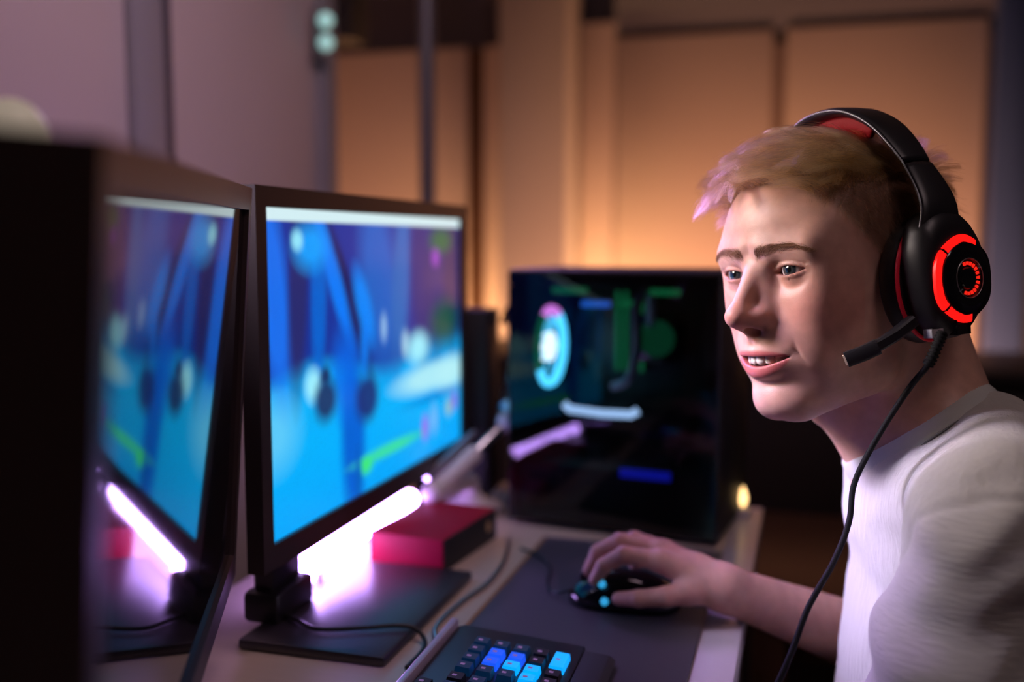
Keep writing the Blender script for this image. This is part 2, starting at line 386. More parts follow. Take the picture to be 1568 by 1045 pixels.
# ---- the monitor beside the camera: its dark glossy screen mirrors the lit one
M_mirror = mat('dark_glossy_screen', (.012, .012, .014), .04)
M_glossbezel = mat('satin_brown_bezel', (.045, .026, .022), .45)
near = monitor('dark glossy monitor at the left edge mirroring the blue screen', .545, .349, (-.3606, .531, 1.002), R(26), M_mirror, np.zeros((6, 8, 3)), D=.062, tilt=R(4), roll=R(1.15), bez=M_glossbezel)
bm = box(bmesh.new(), (-.100, -.03, -.247), (-.075, .03, -.02)); link('neck', bm, M_black, near, True, .004)
boxo('foot_plate', (-.20, -.11, -.2519), (-.03, .11, -.241), M_base, near, .004, (Matrix.Rotation(R(4), 4, 'Y') @ Matrix.Rotation(R(1.15), 4, 'X')).inverted())
# made-up stand: its faintly glowing head fills in for an unidentified cream blur
sl = thing('cream_blur_stand', 'made-up slim stand with a small round cream head behind the near monitor', 'lamp', (-.408, .420, DZ))
link('round_base', lathe(bmesh.new(), [(.035, 0), (.035, .008), (.008, .014), (.004, .03)], None, 24), M_black, sl, True)
tubeo('stem', [(0, 0, .02), (-.002, 0, .2), (.004, .004, .39), (.010, .010, .428)], .0035, M_grey, sl, 10, 8)
bm = bmesh.new(); bmesh.ops.create_uvsphere(bm, u_segments=20, v_segments=14, radius=1, matrix=Matrix.Translation((.010, .012, .440)) @ Matrix.Rotation(R(35), 4, 'X') @ Matrix.Diagonal((.017, .017, .020, 1)))
link('round_head', bm, mat('cream_glow', (.80, .70, .58), .4, emit=((1, .85, .66), .22)), sl, 'all')
# ---- violet light bar lying behind the lit monitor
lb = thing('light_bar', 'glowing violet white light bar lying along the back of the desk', 'light', (-.520, .942, DZ))
M_led = mat('violet_led', (.9, .85, 1), .4, emit=((.54, .31, 1.0), 28))
link('tube', sweep(bmesh.new(), [(0, 0, .03), (0, .16, .03), (0, .315, .03)], circ(.0125, 16)), M_led, lb, 'all')
for y in (.03, .29):
    boxo('end_foot', (-.010, y - .006, 0), (.010, y + .006, .019), M_white, lb, .003)
bm = bmesh.new(); bmesh.ops.create_uvsphere(bm, u_segments=20, v_segments=12, radius=.0165, matrix=Matrix.Translation((.006, -.006, .03)))
link('end_globe', bm, M_led, lb, 'all')
# ---- red box
rb = thing('red_box', 'small red cardboard box with a black side on the desk', 'box', (-.437, 1.14, DZ), R(-6))
M_red = mat('red_card', (.33, .004, .035), .55, noise=(20, .08), spec=.15); 
boxo('carton', (-.05, -.078, 0), (.048, .078, .040), M_red, rb, .002)
boxo('side_label', (.048, -.076, .001), (.0495, .076, .039), M_matte, rb, .0004)
link('seal', lathe(bmesh.new(), [(0, 0), (.007, 0), (.007, .001), (0, .0012)], Matrix.Translation((.0495, .05, .022)) @ Matrix.Rotation(R(90), 4, 'Y'), 16), mat('gold_seal', (.6, .42, .2), .3, .8), rb, True)
# ---- steel lamp arms folded low behind the red box
la = thing('desk_lamp', 'folded steel desk lamp with jointed arms behind the red box', 'lamp', (-.452, 1.322, DZ))
link('round_base', lathe(bmesh.new(), [(.045, 0), (.045, .010), (.02, .02), (.012, .03), (.012, .045)], None, 28), M_white, la, True)
def bar(name, a, b, r, m, parent): return link(name, sweep(bmesh.new(), [a, [(x + y) / 2 for x, y in zip(a, b)], b], circ(r, 12)), m, parent, True)
bar('lower_arm', (0, 0, .045), (-.02, -.10, .050), .012, M_white, la)
bar('upper_arm', (-.02, -.10, .050), (.012, -.02, .090), .013, M_white, la)
bar('upper_rod', (.012, -.02, .090), (.045, .03, .128), .007, M_steel, la)
bar('spring_rod', (-.03, -.10, .070), (.005, .0, .115), .005, M_steel, la)
for p in ((-.02, -.10, .050), (.045, .03, .128)):
    bm = bmesh.new(); bmesh.ops.create_uvsphere(bm, u_segments=16, v_segments=10, radius=.016, matrix=Matrix.Translation(p)); link('joint', bm, M_white, la, 'all')
link('round_head', lathe(bmesh.new(), [(.012, 0), (.024, .012), (.028, .05), (.025, .05), (.02, .014), (0, .01)], Matrix.Translation((.05, .035, .132)) @ Matrix.Rotation(R(-60), 4, 'X'), 24), M_steel, la, True)
tr = thing('paper_stack', 'loose stack of white paper lying beside the computer case', 'paper', (-.445, 1.417, DZ), R(4))
tr['group'] = 'desk papers'
boxo('sheets', (-.0, -.045, 0), (.045, .04, .012), M_white, tr, .001)
sp = thing('speaker', 'small black speaker between the lit monitor and the computer case', 'speaker', (-.50, 1.42, DZ))
boxo('cabinet', (-.07, -.03, 0), (.05, .03, .285), M_matte, sp, .005)
for z, r in ((.10, .036), (.20, .024)):
    link('cone', lathe(bmesh.new(), [(0, -.006), (r * .4, -.004), (r * .9, .001), (r, .003), (r, -.002)], Matrix.Translation((-.01, -.031, z)) @ Matrix.Rotation(R(90), 4, 'X'), 24), M_gloss, sp, True)
cbn = thing('cable_bundle', 'grey cables looping down beside the speaker behind the monitor', 'cable', (-.432, 1.445, DZ))
for i in range(4):
    a = i * .009
    tubeo('cable', [(a, .01, .006), (a + .006 * math.sin(i), 0, .08), (a - .01, .006 * math.cos(i * 2), .17), (a + .008, .004, .25), (a - .002, .01, .285 + .01 * i), (a - .02, .02, .26)], .0035, M_steel if i % 2 else M_black, cbn, 8, 6)

# ---------------------------------------------------------------- computer case with a glass side
PW, PD, PH = .288, .20, .348
pc = thing('computer_case', 'black computer case with a glass side and glowing parts inside', 'computer', (-.243, 1.268, DZ), R(-7))
x0, x1 = -PW / 2, PW / 2
boxo('bottom_panel', (x0, 0, .006), (x1, PD, .024), M_matte, pc, .002)
boxo('top_panel', (x0, 0, PH - .02), (x1, PD, PH), M_matte, pc, .003)
boxo('front_panel', (x0, 0, .0245), (x0 + .005, PD, PH - .0205), M_matte, pc, .003)
boxo('rear_panel', (x1 - .018, 0, .0245), (x1, PD, PH - .0205), M_matte, pc, .003)
boxo('motherboard_tray', (x0 + .0055, PD - .012, .0245), (x1 - .0185, PD, PH - .0205), M_matte, pc)
for x in (x0 + .03, x1 - .03):
    for y in (.03, PD - .03): boxo('foot', (x - .015, y - .012, 0), (x + .015, y + .012, .006), M_matte, pc)
M_pane = bpy.data.materials.new('smoked_glass'); M_pane.use_nodes = True
_n = M_pane.node_tree; _n.nodes.remove(_n.nodes['Principled BSDF'])
_tr = _n.nodes.new('ShaderNodeBsdfTransparent'); _tr.inputs[0].default_value = (.62, .62, .66, 1)
_gl = _n.nodes.new('ShaderNodeBsdfGlossy'); _gl.inputs['Roughness'].default_value = .03
_fr = _n.nodes.new('ShaderNodeFresnel'); _fr.inputs[0].default_value = 1.5; _mx = _n.nodes.new('ShaderNodeMixShader')
_n.links.new(_fr.outputs[0], _mx.inputs[0]); _n.links.new(_tr.outputs[0], _mx.inputs[1]); _n.links.new(_gl.outputs[0], _mx.inputs[2])
_n.links.new(_mx.outputs[0], _n.nodes['Material Output'].inputs[0])
boxo('glass_panel', (x0 + .002, -.005, .008), (x1 - .002, -.0005, PH - .004), M_pane, pc, .0008)
def glow(name, col, e): return mat(name, [c * .3 for c in col], .4, emit=(col, e))
G_cyan, G_green, G_blue, G_mag, G_ice = glow('cyan_led', (.08, .66, 1), 3.6), glow('green_led', (.02, .5, .16), .35), glow('blue_led', (.03, .2, 1), 1.0), glow('magenta_led', (.85, .25, .9), 2.2), glow('ice_led', (.42, .68, 1), 2.2)
G_deep = glow('deep_blue_led', (.01, .02, .8), .55); G_core = glow('white_led', (.75, .98, 1), 3.5)
M_pcb = mat('green_black_board', (.01, .03, .022), .4, noise=(60, .4))
# fan on the front wall, seen edge-on through the glass
fan = link('fan_frame', lathe(bmesh.new(), [(.066, -.012), (.066, .012), (.060, .012), (.060, -.012), (.066, -.012)], Matrix.Translation((x0 + .020, .075, .238)) @ Matrix.Rotation(R(90), 4, 'Y'), 40), M_matte, pc, True)
fm = Matrix.Translation((x0 + .026, .075, .238)) @ Matrix.Rotation(R(90), 4, 'Y')
for a0, a1, gm in ((-60, 150, G_cyan), (150, 215, G_mag), (215, 300, G_green)):
    pts = [(.052 * math.cos(R(a)), .052 * math.sin(R(a)), .006) for a in np.linspace(a0, a1, 24)]
    o = link('fan_ring', sweep(bmesh.new(), [fm @ Vector(p) for p in pts], circ(.0065, 8), (1, 0, 0)), gm, fan, 'all')
G_blade = glow('fan_blade_led', (.10, .70, 1), 1.7)
for k in range(7):
    bm = bmesh.new(); a = R(k * 360 / 7)
    v = [bm.verts.new(fm @ (Matrix.Rotation(a, 3, 'Z') @ Vector(p))) for p in ((.012, -.006, .004), (.046, -.020, .002), (.047, .014, -.006), (.012, .007, -.003))]
    bm.faces.new(v); o = link('fan_blade', bm, G_blade, fan)
    s = o.modifiers.new('thick', 'SOLIDIFY'); s.thickness = .0015
link('fan_hub', lathe(bmesh.new(), [(.021, -.006), (.021, .008), (0, .010)], fm, 20), G_core, fan, True)
# board, memory, graphics card, power shroud
boxo('motherboard', (-.095, PD - .018, .09), (.115, PD - .0125, .318), M_pcb, pc)
for i in range(4):
    st = boxo('memory_stick', (-.085 + i * .012 + .05, PD - .06, .20), (-.081 + i * .012 + .05, PD - .0185, .315), M_gloss, pc)
    boxo('lit_edge', (-.086 + i * .012 + .05, PD - .066, .20), (-.080 + i * .012 + .05, PD - .0605, .315), G_green if i != 2 else M_matte, st)
for xa, xb, z, gm in ((-.105, -.055, .318, G_green), (-.062, -.022, .300, G_blue), (-.005, .012, .302, G_green), (.035, .075, .318, G_green)):
    o = boxo('light_strip', (xa, .06, z - .004), (xb, .07, z + .004), gm, pc, .0015)
cool = boxo('cooler_block', (.0, PD - .075, .215), (.055, PD - .0185, .285), M_gloss, pc, .006)
link('cooler_ring', lathe(bmesh.new(), [(.026, 0), (.026, .004), (.021, .004), (.021, 0), (.026, 0)], Matrix.Translation((.028, PD - .0755, .25)) @ Matrix.Rotation(R(90), 4, 'X'), 24), glow('dim_green_led', (.02, .4, .14), .12), cool, True)
M_tube = mat('milky_hose', (.40, .32, .40), .35)
tubeo('hose', [(.02, PD - .075, .27), (.03, .08, .318), (.018, .06, .30), (.02, .055, .24), (.008, .06, .20), (-.02, .08, .185)], .0065, M_tube, pc, 12, 8)
gc = boxo('graphics_card', (-.09, .07, .118), (.09, PD - .0185, .156), M_gloss, pc, .004)
bm = bmesh.new(); link('light_strip', sweep(bm, [(-.085, .060, .160), (-.078, .060, .153), (-.03, .060, .150), (.012, .060, .151), (.020, .060, .157)], circ(.0055, 10), (0, 1, 0)), G_ice, gc, 'all')
boxo('power_shroud', (x0 + .0055, .012, .0245), (x1 - .0185, PD - .0185, .085), M_matte, pc, .002)
boxo('light_strip', (.012, .009, .076), (.08, .0118, .088), G_deep, pc, .001)
boxo('red_tag', (x0 + .024, .008, .028), (x0 + .05, .0118, .06), mat('dull_red', (.10, .004, .012), .4), pc)

# ---------------------------------------------------------------- mouse mat, keyboard, mouse, cables
M_pad = mat('dark_cloth', (.010, .007, .015), .5, bump=(900, .3, .0004), sheen=.15)
pad = thing('mouse_mat', 'large dark cloth mat under the keyboard and the mouse', 'mat', (-.203, .79, DZ))
boxo('cloth', (-.112, -.45, 0), (.112, .435, .003), M_pad, pad, .001)
M_tan = mat('tan_stitching', (.32, .17, .07), .6)
boxo('stitched_edge', (-.1165, -.45, 0), (-.1122, .435, .0032), M_tan, pad, .0005)
kb = thing('keyboard', 'black gaming keyboard with a few blue lit keys at the lower edge of view', 'keyboard', (-.222, .642, DZ + .0032), R(1.5))
M_kcase = mat('keyboard_black', (.014, .012, .018), .38, bump=(300, .1, .0002))
# local frame: +y runs to the number pad, +x towards the player; the rows run along y
def kz(x): return .020 - .09 * (x + .07)
bm = bmesh.new()
prof = [(-.080, 0), (.042, 0), (.042, .012), (-.074, .021), (-.080, .019)]
a = [bm.verts.new((x, -.225, z)) for x, z in prof]; b = [bm.verts.new((x, .222, z)) for x, z in prof]
for i in range(5): bm.faces.new((a[i], a[(i + 1) % 5], b[(i + 1) % 5], b[i]))
bm.faces.new(a[::-1]); bm.faces.new(b); bmesh.ops.recalc_face_normals(bm, faces=bm.faces)
link('case', bm, M_kcase, kb, True, .0015)
boxo('rear_bar', (-.0875, -.226, .001), (-.0805, .223, .026), mat('lilac_metal', (.55, .48, .62), .35, .3), kb, .0015)
bm = bmesh.new()
prof = [(.0425, 0), (.068, 0), (.072, .004), (.066, .009), (.0425, .011)]
a = [bm.verts.new((x, -.225, z)) for x, z in prof]; b = [bm.verts.new((x, .215, z)) for x, z in prof]
for i in range(5): bm.faces.new((a[i], a[(i + 1) % 5], b[(i + 1) % 5], b[i]))
bm.faces.new(a[::-1]); bm.faces.new(b); bmesh.ops.recalc_face_normals(bm, faces=bm.faces)
link('palm_rest', bm, M_matte, kb, True, .0015)
M_key = mat('key_black', (.016, .015, .020), .45)
M_keydim = mat('dim_blue_key', (.02, .03, .05), .4, emit=((.0, .10, .35), .10))
M_keyblue = mat('blue_key', (.02, .05, .2), .4, emit=((.01, .10, 1), .9))
M_keycyan = mat('cyan_key', (.02, .2, .3), .4, emit=((.0, .36, 1), 1.1))
M_legend = mat('lilac_legend', (.55, .36, .62), .5, emit=((.4, .2, .6), .12))
def key_mesh(w, m):
    bm = bmesh.new(); h = .0095
    lo = [bm.verts.new((sx * .0076, sy * (w / 2 - .0012), 0)) for sx, sy in ((-1, -1), (1, -1), (1, 1), (-1, 1))]
    hi = [bm.verts.new((sx * .0060, sy * (w / 2 - .0028), h)) for sx, sy in ((-1, -1), (1, -1), (1, 1), (-1, 1))]
    for i in range(4): bm.faces.new((lo[i], lo[(i + 1) % 4], hi[(i + 1) % 4], hi[i]))
    bm.faces.new(hi); bm.faces.new(lo[::-1])
    g = [bm.verts.new((sx * .0019 - .0015, sy * .0017, h + .00008)) for sx, sy in ((-1, -1), (1, -1), (1, 1), (-1, 1))]
    f = bm.faces.new(g); f.material_index = 1
    me = bpy.data.meshes.new('key'); bm.to_mesh(me); bm.free(); me.materials.append(m); me.materials.append(M_legend); return me
KM = {}
U = .0178
LITKEYS = [(-.066, .172, M_keyblue), (-.045, .193, M_keyblue), (-.03, .153, M_keyblue), (-.011, .157, M_keyblue), (-.011, .140, M_keycyan), (.007, .140, M_keycyan), (.007, .122, M_keycyan), (.028, .17, M_keycyan)]
rows = [[1] + [0] + [1] * 4 + [.4] + [1] * 4 + [.4] + [1] * 4 + [.25] + [1] * 3, [1] * 13 + [2, .25, 1, 1, 1, .25, 1, 1, 1, 1], [1.5] + [1] * 12 + [1.5, .25, 1, 1, 1, .25, 1, 1, 1, 1],
        [1.75] + [1] * 11 + [2.25, 3.5, 1, 1, 1, 1], [2.25] + [1] * 10 + [2.75, 1.25, 1, 1.25, 1, 1, 1, 1], [1.25] * 3 + [6.25] + [1.25] * 4 + [.25, 1, 1, 1, .25, 1, 1, 2]]
gaps = {(0, 1), (0, 6), (0, 11), (0, 16), (1, 14), (1, 18), (2, 14), (2, 18), (3, 13), (4, 12), (4, 14), (5, 8), (5, 12)}
lit = {}
for r_, row in enumerate(rows):
    y = -.212; x = -.066 + r_ * .0182 + (.003 if r_ else 0)
    for k, wd in enumerate(row):
        wd_m = wd * U
        if (r_, k) not in gaps and wd > 0:
            yy = y + wd_m / 2
            P = (round(yy, 3), r_)
            m = M_keydim if (yy > .11 and r_ in (1, 2, 3)) or (k * 7 + r_ * 3) % 5 == 0 else M_key
            L = LIT.get((r_, k)) if 'LIT' in globals() else None
            for lx, ly, lm in LITKEYS:
                if abs(x - lx) < .0092 and abs(yy - ly) < .0092: m = lm
            if (round(wd, 2), m.name) not in KM: KM[(round(wd, 2), m.name)] = key_mesh(wd_m, m)
            o = bpy.data.objects.new('key', KM[(round(wd, 2), m.name)]); COL.objects.link(o); o.parent = kb
            o.location = (x, yy, kz(x) - .0015); o.rotation_euler = (0, R(5.1), 0)
        y += wd_m
# mouse
ms = thing('computer_mouse', 'black computer mouse with blue lights under the hand', 'mouse', (-.176, 1.012, DZ + .0032), R(2))
bm = bmesh.new(); bmesh.ops.create_uvsphere(bm, u_segments=28, v_segments=18, radius=1)
for v in bm.verts:
    x, y, z = v.co
    v.co = (x * .060, y * .033 * (1 - .10 * math.cos(x * 3)), max(z, -.12) * .034 * (1 - .18 * x * (x < 0) * -1) + .0042)
link('shell', bm, M_gloss, ms, 'all')
G_mouse = mat('mouse_led', (.02, .1, .15), .4, emit=((.03, .38, .75), .9))
link('scroll_wheel', lathe(bmesh.new(), [(.009, -.004), (.010, -.002), (.010, .002), (.009, .004)], Matrix.Translation((-.038, 0, .026)) @ Matrix.Rotation(R(90), 4, 'X'), 20), M_matte, ms, True)
for p in ((-.016, -.0325, .013), (-.020, -.0245, .0285)):
    bm = bmesh.new(); bmesh.ops.create_uvsphere(bm, u_segments=12, v_segments=8, radius=.0042, matrix=Matrix.Translation(p)); link('side_light', bm, G_mouse, ms, 'all')
tubeo('lead', [(-.058, 0, .010), (-.075, .004, .004), (-.09, .03, .003), (-.10, .09, .003), (-.125, .13, .003), (-.15, .15, .003)], .0018, M_black, ms, 8, 6)
# cables on the desk
tag(tubeo('keyboard_cable', [(-.33, .86, DZ + .003), (-.345, .90, DZ + .003), (-.343, .97, DZ + .003), (-.335, 1.03, DZ + .003), (-.338, 1.10, DZ + .003), (-.352, 1.17, DZ + .003), (-.36, 1.20, DZ + .003)], .0028, M_steel, None, 8, 8), 'grey cable curving along the mat edge past the red box', 'cable')
tag(tubeo('monitor_cable', [(-.50, .86, DZ + .016), (-.47, .845, DZ + .016), (-.44, .83, DZ + .016), (-.40, .845, DZ + .016), (-.37, .86, DZ + .016), (-.352, .865, DZ + .012), (-.338, .85, DZ + .003), (-.336, .80, DZ + .003)], .0022, M_black, None, 8, 8), 'thin black cable crossing the satin monitor foot', 'cable')
# small things on the desk's white strip
ch = thing('candle', 'small lit candle with a golden flame at the far desk corner', 'candle', (-.078, 1.405, DZ + .0005))
link('wax', lathe(bmesh.new(), [(.011, 0), (.011, .012), (.0095, .013), (.0095, .010), (0, .0095)], None, 20), M_white, ch, True)
link('flame', lathe(bmesh.new(), [(.0, .012), (.0045, .018), (.0062, .025), (.0048, .033), (0, .044)], None, 14), mat('flame', (1, .6, .2), .5, emit=((1, .62, .25), 3)), ch, 'all')
# gaming chair
gc_ = thing('chair', 'black office chair with a padded armrest under the player', 'chair', (.36, .95, 0), R(187))
boxo('seat', (-.24, -.24, .42), (.26, .24, .49), M_matte, gc_, .03, None, 4)
boxo('backrest', (-.34, -.22, .56), (-.26, .22, 1.02), M_matte, gc_, .03, Matrix.Rotation(R(-6), 4, 'Y'), 4)
for s in (-1, 1):
    y = s * .30
    boxo('armrest', (-.08, y - .045, .655), (.30, y + .045, .69), M_matte, gc_, .014, None, 3)
    boxo('armrest_post', (.0, y - .018, .455), (.05, y + .018, .655), M_black, gc_, .006)
    boxo('armrest_bracket', (.0, min(y, s * .2), .44), (.05, max(y, s * .2), .455), M_black, gc_, .003)
link('gas_column', lathe(bmesh.new(), [(.03, .08), (.03, .25), (.02, .26), (.02, .42)], None, 20), M_grey, gc_, True)
for i in range(5):
    a = R(72 * i + 20); c_, s_ = math.cos(a), math.sin(a)
    link('leg', sweep(bmesh.new(), [(c_ * .02, s_ * .02, .10), (c_ * .16, s_ * .16, .085), (c_ * .30, s_ * .30, .07)], [(-.02, -.014), (.02, -.014), (.016, .014), (-.016, .014)]), M_black, gc_, True)
    link('caster', lathe(bmesh.new(), [(.024, -.02), (.03, -.012), (.03, .012), (.024, .02)], Matrix.Translation((c_ * .30, s_ * .30, .03)) @ Matrix.Rotation(a, 4, 'Z') @ Matrix.Rotation(R(90), 4, 'X'), 18), M_matte, gc_, True)
bar('back_bracket', (-.24, 0, .43), (-.34, 0, .62), .022, M_black, gc_)

# ---------------------------------------------------------------- the head (millimetres: +x face, +y his left, +z up)
HEAD_R = np.array(Matrix.Rotation(math.radians(225), 3, 'Z') @ Matrix.Rotation(math.radians(2.2), 3, 'Y') @ Matrix.Rotation(math.radians(5.1), 3, 'X'))
HEAD_T = np.array((.0295, .928, 1.0844))
def h2w(p): return np.asarray(p) * .001 @ HEAD_R.T + HEAD_T
def w2h(p): return (((p - HEAD_T.astype(np.float32)) @ HEAD_R.astype(np.float32)) * 1000).astype(np.float32)
EYE = (81.8, 33., 29.); EYE_R = 12.3
def lid_up(t): return 26.6 + 2.2 * t + 4.3 * np.power(np.clip(4 * t * (1 - t), 0, 1), .75) * (1.12 - .24 * t)
def lid_lo(t): return 26.6 + 2.2 * t - 3.0 * np.power(np.clip(4 * t * (1 - t), 0, 1), .8) * (.85 + .3 * t)
def mouth_up(y): return -45.2 + .0034 * y * y + 3.6 * (1 - np.minimum(np.abs(y) / 29.5, 1) ** 2.4)
def mouth_lo(y): return -45.2 + .0034 * y * y - 4.8 * (1 - np.minimum(np.abs(y) / 29.5, 1) ** 2.0)
def lip_x(y): return 107.8 - .0245 * y * y
def head_sdf(P):
    x, y0, z = P[:, 0], P[:, 1], P[:, 2]
    y = np.abs(y0); p = np.stack([x, y, z], 1)
    d = ell(p, (2, 0, 54), (95, 75, 86))
    d = smin(d, ell(p, (56, 0, 64), (44, 61, 46)), 22)
    d = smin(d, ell(p, (42, 0, -20), (58, 51, 72)), 26)
    d = smin(d, ell(p, (60, 44, 2), (27, 17, 20)), 26)                  # cheekbone
    d = smin(d, ell(p, (77, 0, -38), (28, 32, 27)), 18)                 # muzzle
    d = smin(d, ell(p, (44, 38, -30), (36, 21, 42)), 26)                # cheek
    d = smin(d, ell(p, (78, 0, -80), (20, 21, 16)), 16)                 # chin
    d = smin(d, cap(p, (68, 16, -82), (16, 46, -56), 13, 13), 24)       # jaw
    d = smin(d, cap(p, (16, 46, -56), (4, 56, 0), 13, 12), 30)
    d = smin(d, ell(p, (58, 48, 38), (26, 16, 30)), 22)                  # temple
    # eye sockets and brow
    d = smax(d, -ell(p, (106, 31, 27), (18, 18, 10.5)), 14)
    d = smin(d, cap(p, (95, 10, 44.5), (84, 47, 46), 8, 7.5), 14)
    d = smax(d, -ell(p, (111, 0, 36), (9, 16, 9)), 10)
    # nose
    n = cap(p, (96, 0, 36), (120, 0, -4), 6.5, 7.0)
    n = smin(n, ell(p, (119.5, 0, -7.5), (11, 10, 9)), 7)
    n = smin(n, ell(p, (106.5, 9.8, -10.5), (12, 6.2, 7.6), rotm('Z', math.radians(-14))), 6)
    n = smin(n, cap(p, (117, 0, -14), (104, 0, -22), 4.4, 5.5), 5)
    n = smin(n, cap(p, (91, 8, 24), (98, 8, -6), 8, 8), 14)
    d = smin(d, n, 7)
    d = smax(d, -ell(p, (110, 6.4, -19.5), (7.5, 2.8, 5), rotm('Z', math.radians(-18))), 2.5)
    d = d + .9 * gs(np.hypot(y - 16.8, (z + 12) * .8), 3.2) * (x > 85)
    # lips
    ya = np.minimum(y, 33)
    cs = 1 / np.sqrt(1 + (.049 * ya) ** 2)
    tap = np.sqrt(np.clip(1 - (y / 31) ** 2, 0, 1))
    lx = lip_x(ya)
    ru = 2.4 + 2.3 * tap; rl = 2.4 + 3.9 * tap
    zu = mouth_up(ya) + ru * .80 - .9 * gs(y, 3.0); zl = mouth_lo(ya) - rl * .80
    out = np.maximum(y - 30, 0)
    up = np.sqrt(((x - lx + ru + .2) * cs) ** 2 + (z - zu) ** 2 + out ** 2) - ru
    dn = np.sqrt(((x - lx + rl + 2.6) * cs) ** 2 + (z - zl) ** 2 + out ** 2) - rl
    d = smin(d, up, 4.5); d = smin(d, dn, 4.5)
    d = d + 1.1 * gs(z + 65, 5) * gs(y, 20) * (x > 80)                  # fold under the lower lip
    d = d + 1.0 * gs(y, 3) * gs(z + 31, 6) * (x > 95)                   # philtrum
    mo = np.maximum(np.maximum(z - mouth_up(ya), mouth_lo(ya) - z), np.maximum(y - 29, lx - 15 - x) * .8)
    d = smax(d, -mo, 1.6)
    d = smax(d, -ell(p, (84, 0, -45), (14, 22, 8)), 1.5)
    # smile creases
    def crease(a, b, bow, w):
        a, b = np.array(a), np.array(b); v = b - a; L = np.hypot(*v); v = v / L; nrm = np.array([v[1], -v[0]])
        s = ((y - a[0]) * v[0] + (z - a[1]) * v[1]) / L
        o = (y - a[0]) * nrm[0] + (z - a[1]) * nrm[1] - bow * 4 * np.clip(s, 0, 1) * (1 - np.clip(s, 0, 1))
        return np.where(o > 0, gs(o, w * .6), gs(o, w)) * sst(-.05, .25, s) * (1 - sst(.75, 1.08, s))
    front = (x > 60)
    d = d + .45 * front * crease((21, -12), (38, -46), -3, 6.0)
    d = d + .9 * front * crease((34, -28), (41, -50), 2, 1.5)
    d = d + 1.0 * gs(np.hypot(y - 33, z + 40), 4) * front             # mouth corner
    # eyelids
    t = np.clip((y - 18.) / 30., -.3, 1.3)
    lid = ell(p, EYE, (14.7, 15.6, 14.7))
    d = smin(d, np.maximum(lid, 74 - x), 5)
    d = d + .8 * gs(z - lid_up(t) - 3.7, 1.1) * sst(.0, .2, t) * (1 - sst(1.0, 1.2, t)) * (x > 70)   # upper lid crease
    d = d + .4 * gs(z - lid_lo(t) + 4.6, 1.3) * sst(.1, .4, t) * (1 - sst(.9, 1.15, t)) * (x > 70)   # lower lid crease
    op = np.maximum(np.maximum(z - lid_up(t), lid_lo(t) - z), np.maximum(18. - y, y - 48.))
    op = np.maximum(op, 78 - x)
    d = smax(d, -op, 1.0)
    d = smax(d, -(np.sqrt(((p - np.array(EYE, np.float32)) ** 2).sum(1)) - EYE_R - .1), .5)
    return d

# ---------------------------------------------------------------- the player: body (one skin), in millimetres about the neck base
BAZ = R(187)
BF = np.array((math.cos(BAZ), math.sin(BAZ), 0)); BL = np.array((-BF[1], BF[0], 0)); BU = np.array((0, 0, 1.))
BM = np.stack([BF, BL, BU], 1); NB = np.array((.0992, .9559, .9736))
def b2w(p): return np.asarray(p, float) * .001 @ BM.T + NB
def w2b(p): return (((p - NB.astype(np.float32)) @ BM.astype(np.float32)) * 1000).astype(np.float32)
def hb(p): return tuple(w2b(np.array([h2w(p)], np.float32))[0])      # head mm -> body mm
def wb(*p): return tuple(w2b(np.array([p], np.float32))[0])          # world m -> body mm
L_SH, L_EL = (-10, 195, -42), (46, 252, -285)
R_SH, R_EL = (-48, -186, -46), wb(.115, 1.115, .69)
L_WR = wb(-.124, .525, .797)
R_WR = wb(-.072, .995, .787)
def hand_joints(mirror):
    W = [((-.072, .995, .787), 21), ((-.100, 1.003, .797), 20)]
    palm = [[((-.100, .990, .797), 15), ((-.135, .986, .812), 11.5)], [((-.100, 1.003, .799), 15), ((-.140, 1.007, .816), 11.5)],
            [((-.098, 1.013, .797), 14), ((-.136, 1.027, .811), 11)], [((-.096, 1.020, .793), 13), ((-.127, 1.043, .802), 10)], [((-.090, .985, .789), 15), ((-.105, .976, .786), 13)]]
    fing = [[((-.135, .986, .812), 10.5), ((-.172, .984, .816), 9), ((-.193, .986, .802), 8), ((-.203, .988, .785), 6.6)],
            [((-.140, 1.007, .816), 10.5), ((-.180, 1.008, .822), 9.2), ((-.204, 1.009, .808), 8.2), ((-.214, 1.010, .787), 6.8)],
            [((-.136, 1.027, .811), 10), ((-.170, 1.034, .818), 8.6), ((-.190, 1.037, .803), 7.8), ((-.196, 1.038, .784), 6.4)],
            [((-.127, 1.043, .802), 9), ((-.155, 1.054, .806), 7.8), ((-.170, 1.058, .793), 7), ((-.174, 1.059, .776), 5.8)],
            [((-.098, .980, .787), 13), ((-.126, .966, .783), 10), ((-.153, .966, .778), 8.6), ((-.175, .973, .773), 7)]]
    if mirror:   # his left hand, resting on the keyboard
        fn = lambda p: (p[0] - .052, 1.520 - p[1], p[2] + .010)
    else: fn = lambda p: p
    return [[[(wb(*fn(p)), r) for p, r in ch] for ch in g] for g in ([W], palm, fing)]
HANDS = [hand_joints(False), hand_joints(True)]
def gate(b, c, r, f):
    """f(b) only within r of c, a lower bound elsewhere"""
    q = np.sqrt(((b - np.asarray(c, np.float32)) ** 2).sum(1)); d = q - (r - 45)
    m = q < r
    if m.any(): d[m] = f(b[m])
    return d.astype(np.float32)
def arm_sdf(b, sh, el, wr, H):
    d = smin(cap(b, sh, el, 47, 41), cap(b, el, wr, 41, 22.5), 18)
    def hand(b):
        d = cap(b, el, wr, 41, 22.5)
        for ch in H[0]: d = smin(d, chain(b, ch, 6), 14)
        for ch in H[1]: d = smin(d, chain(b, ch, 6), 9)
        fd = None
        for ch in H[2]:
            c = chain(b, ch, 3)
            fd = c if fd is None else np.minimum(fd, c)
        return smin(d, fd, 5)
    return np.minimum(d, gate(b, H[1][1][1][0], 170, hand))
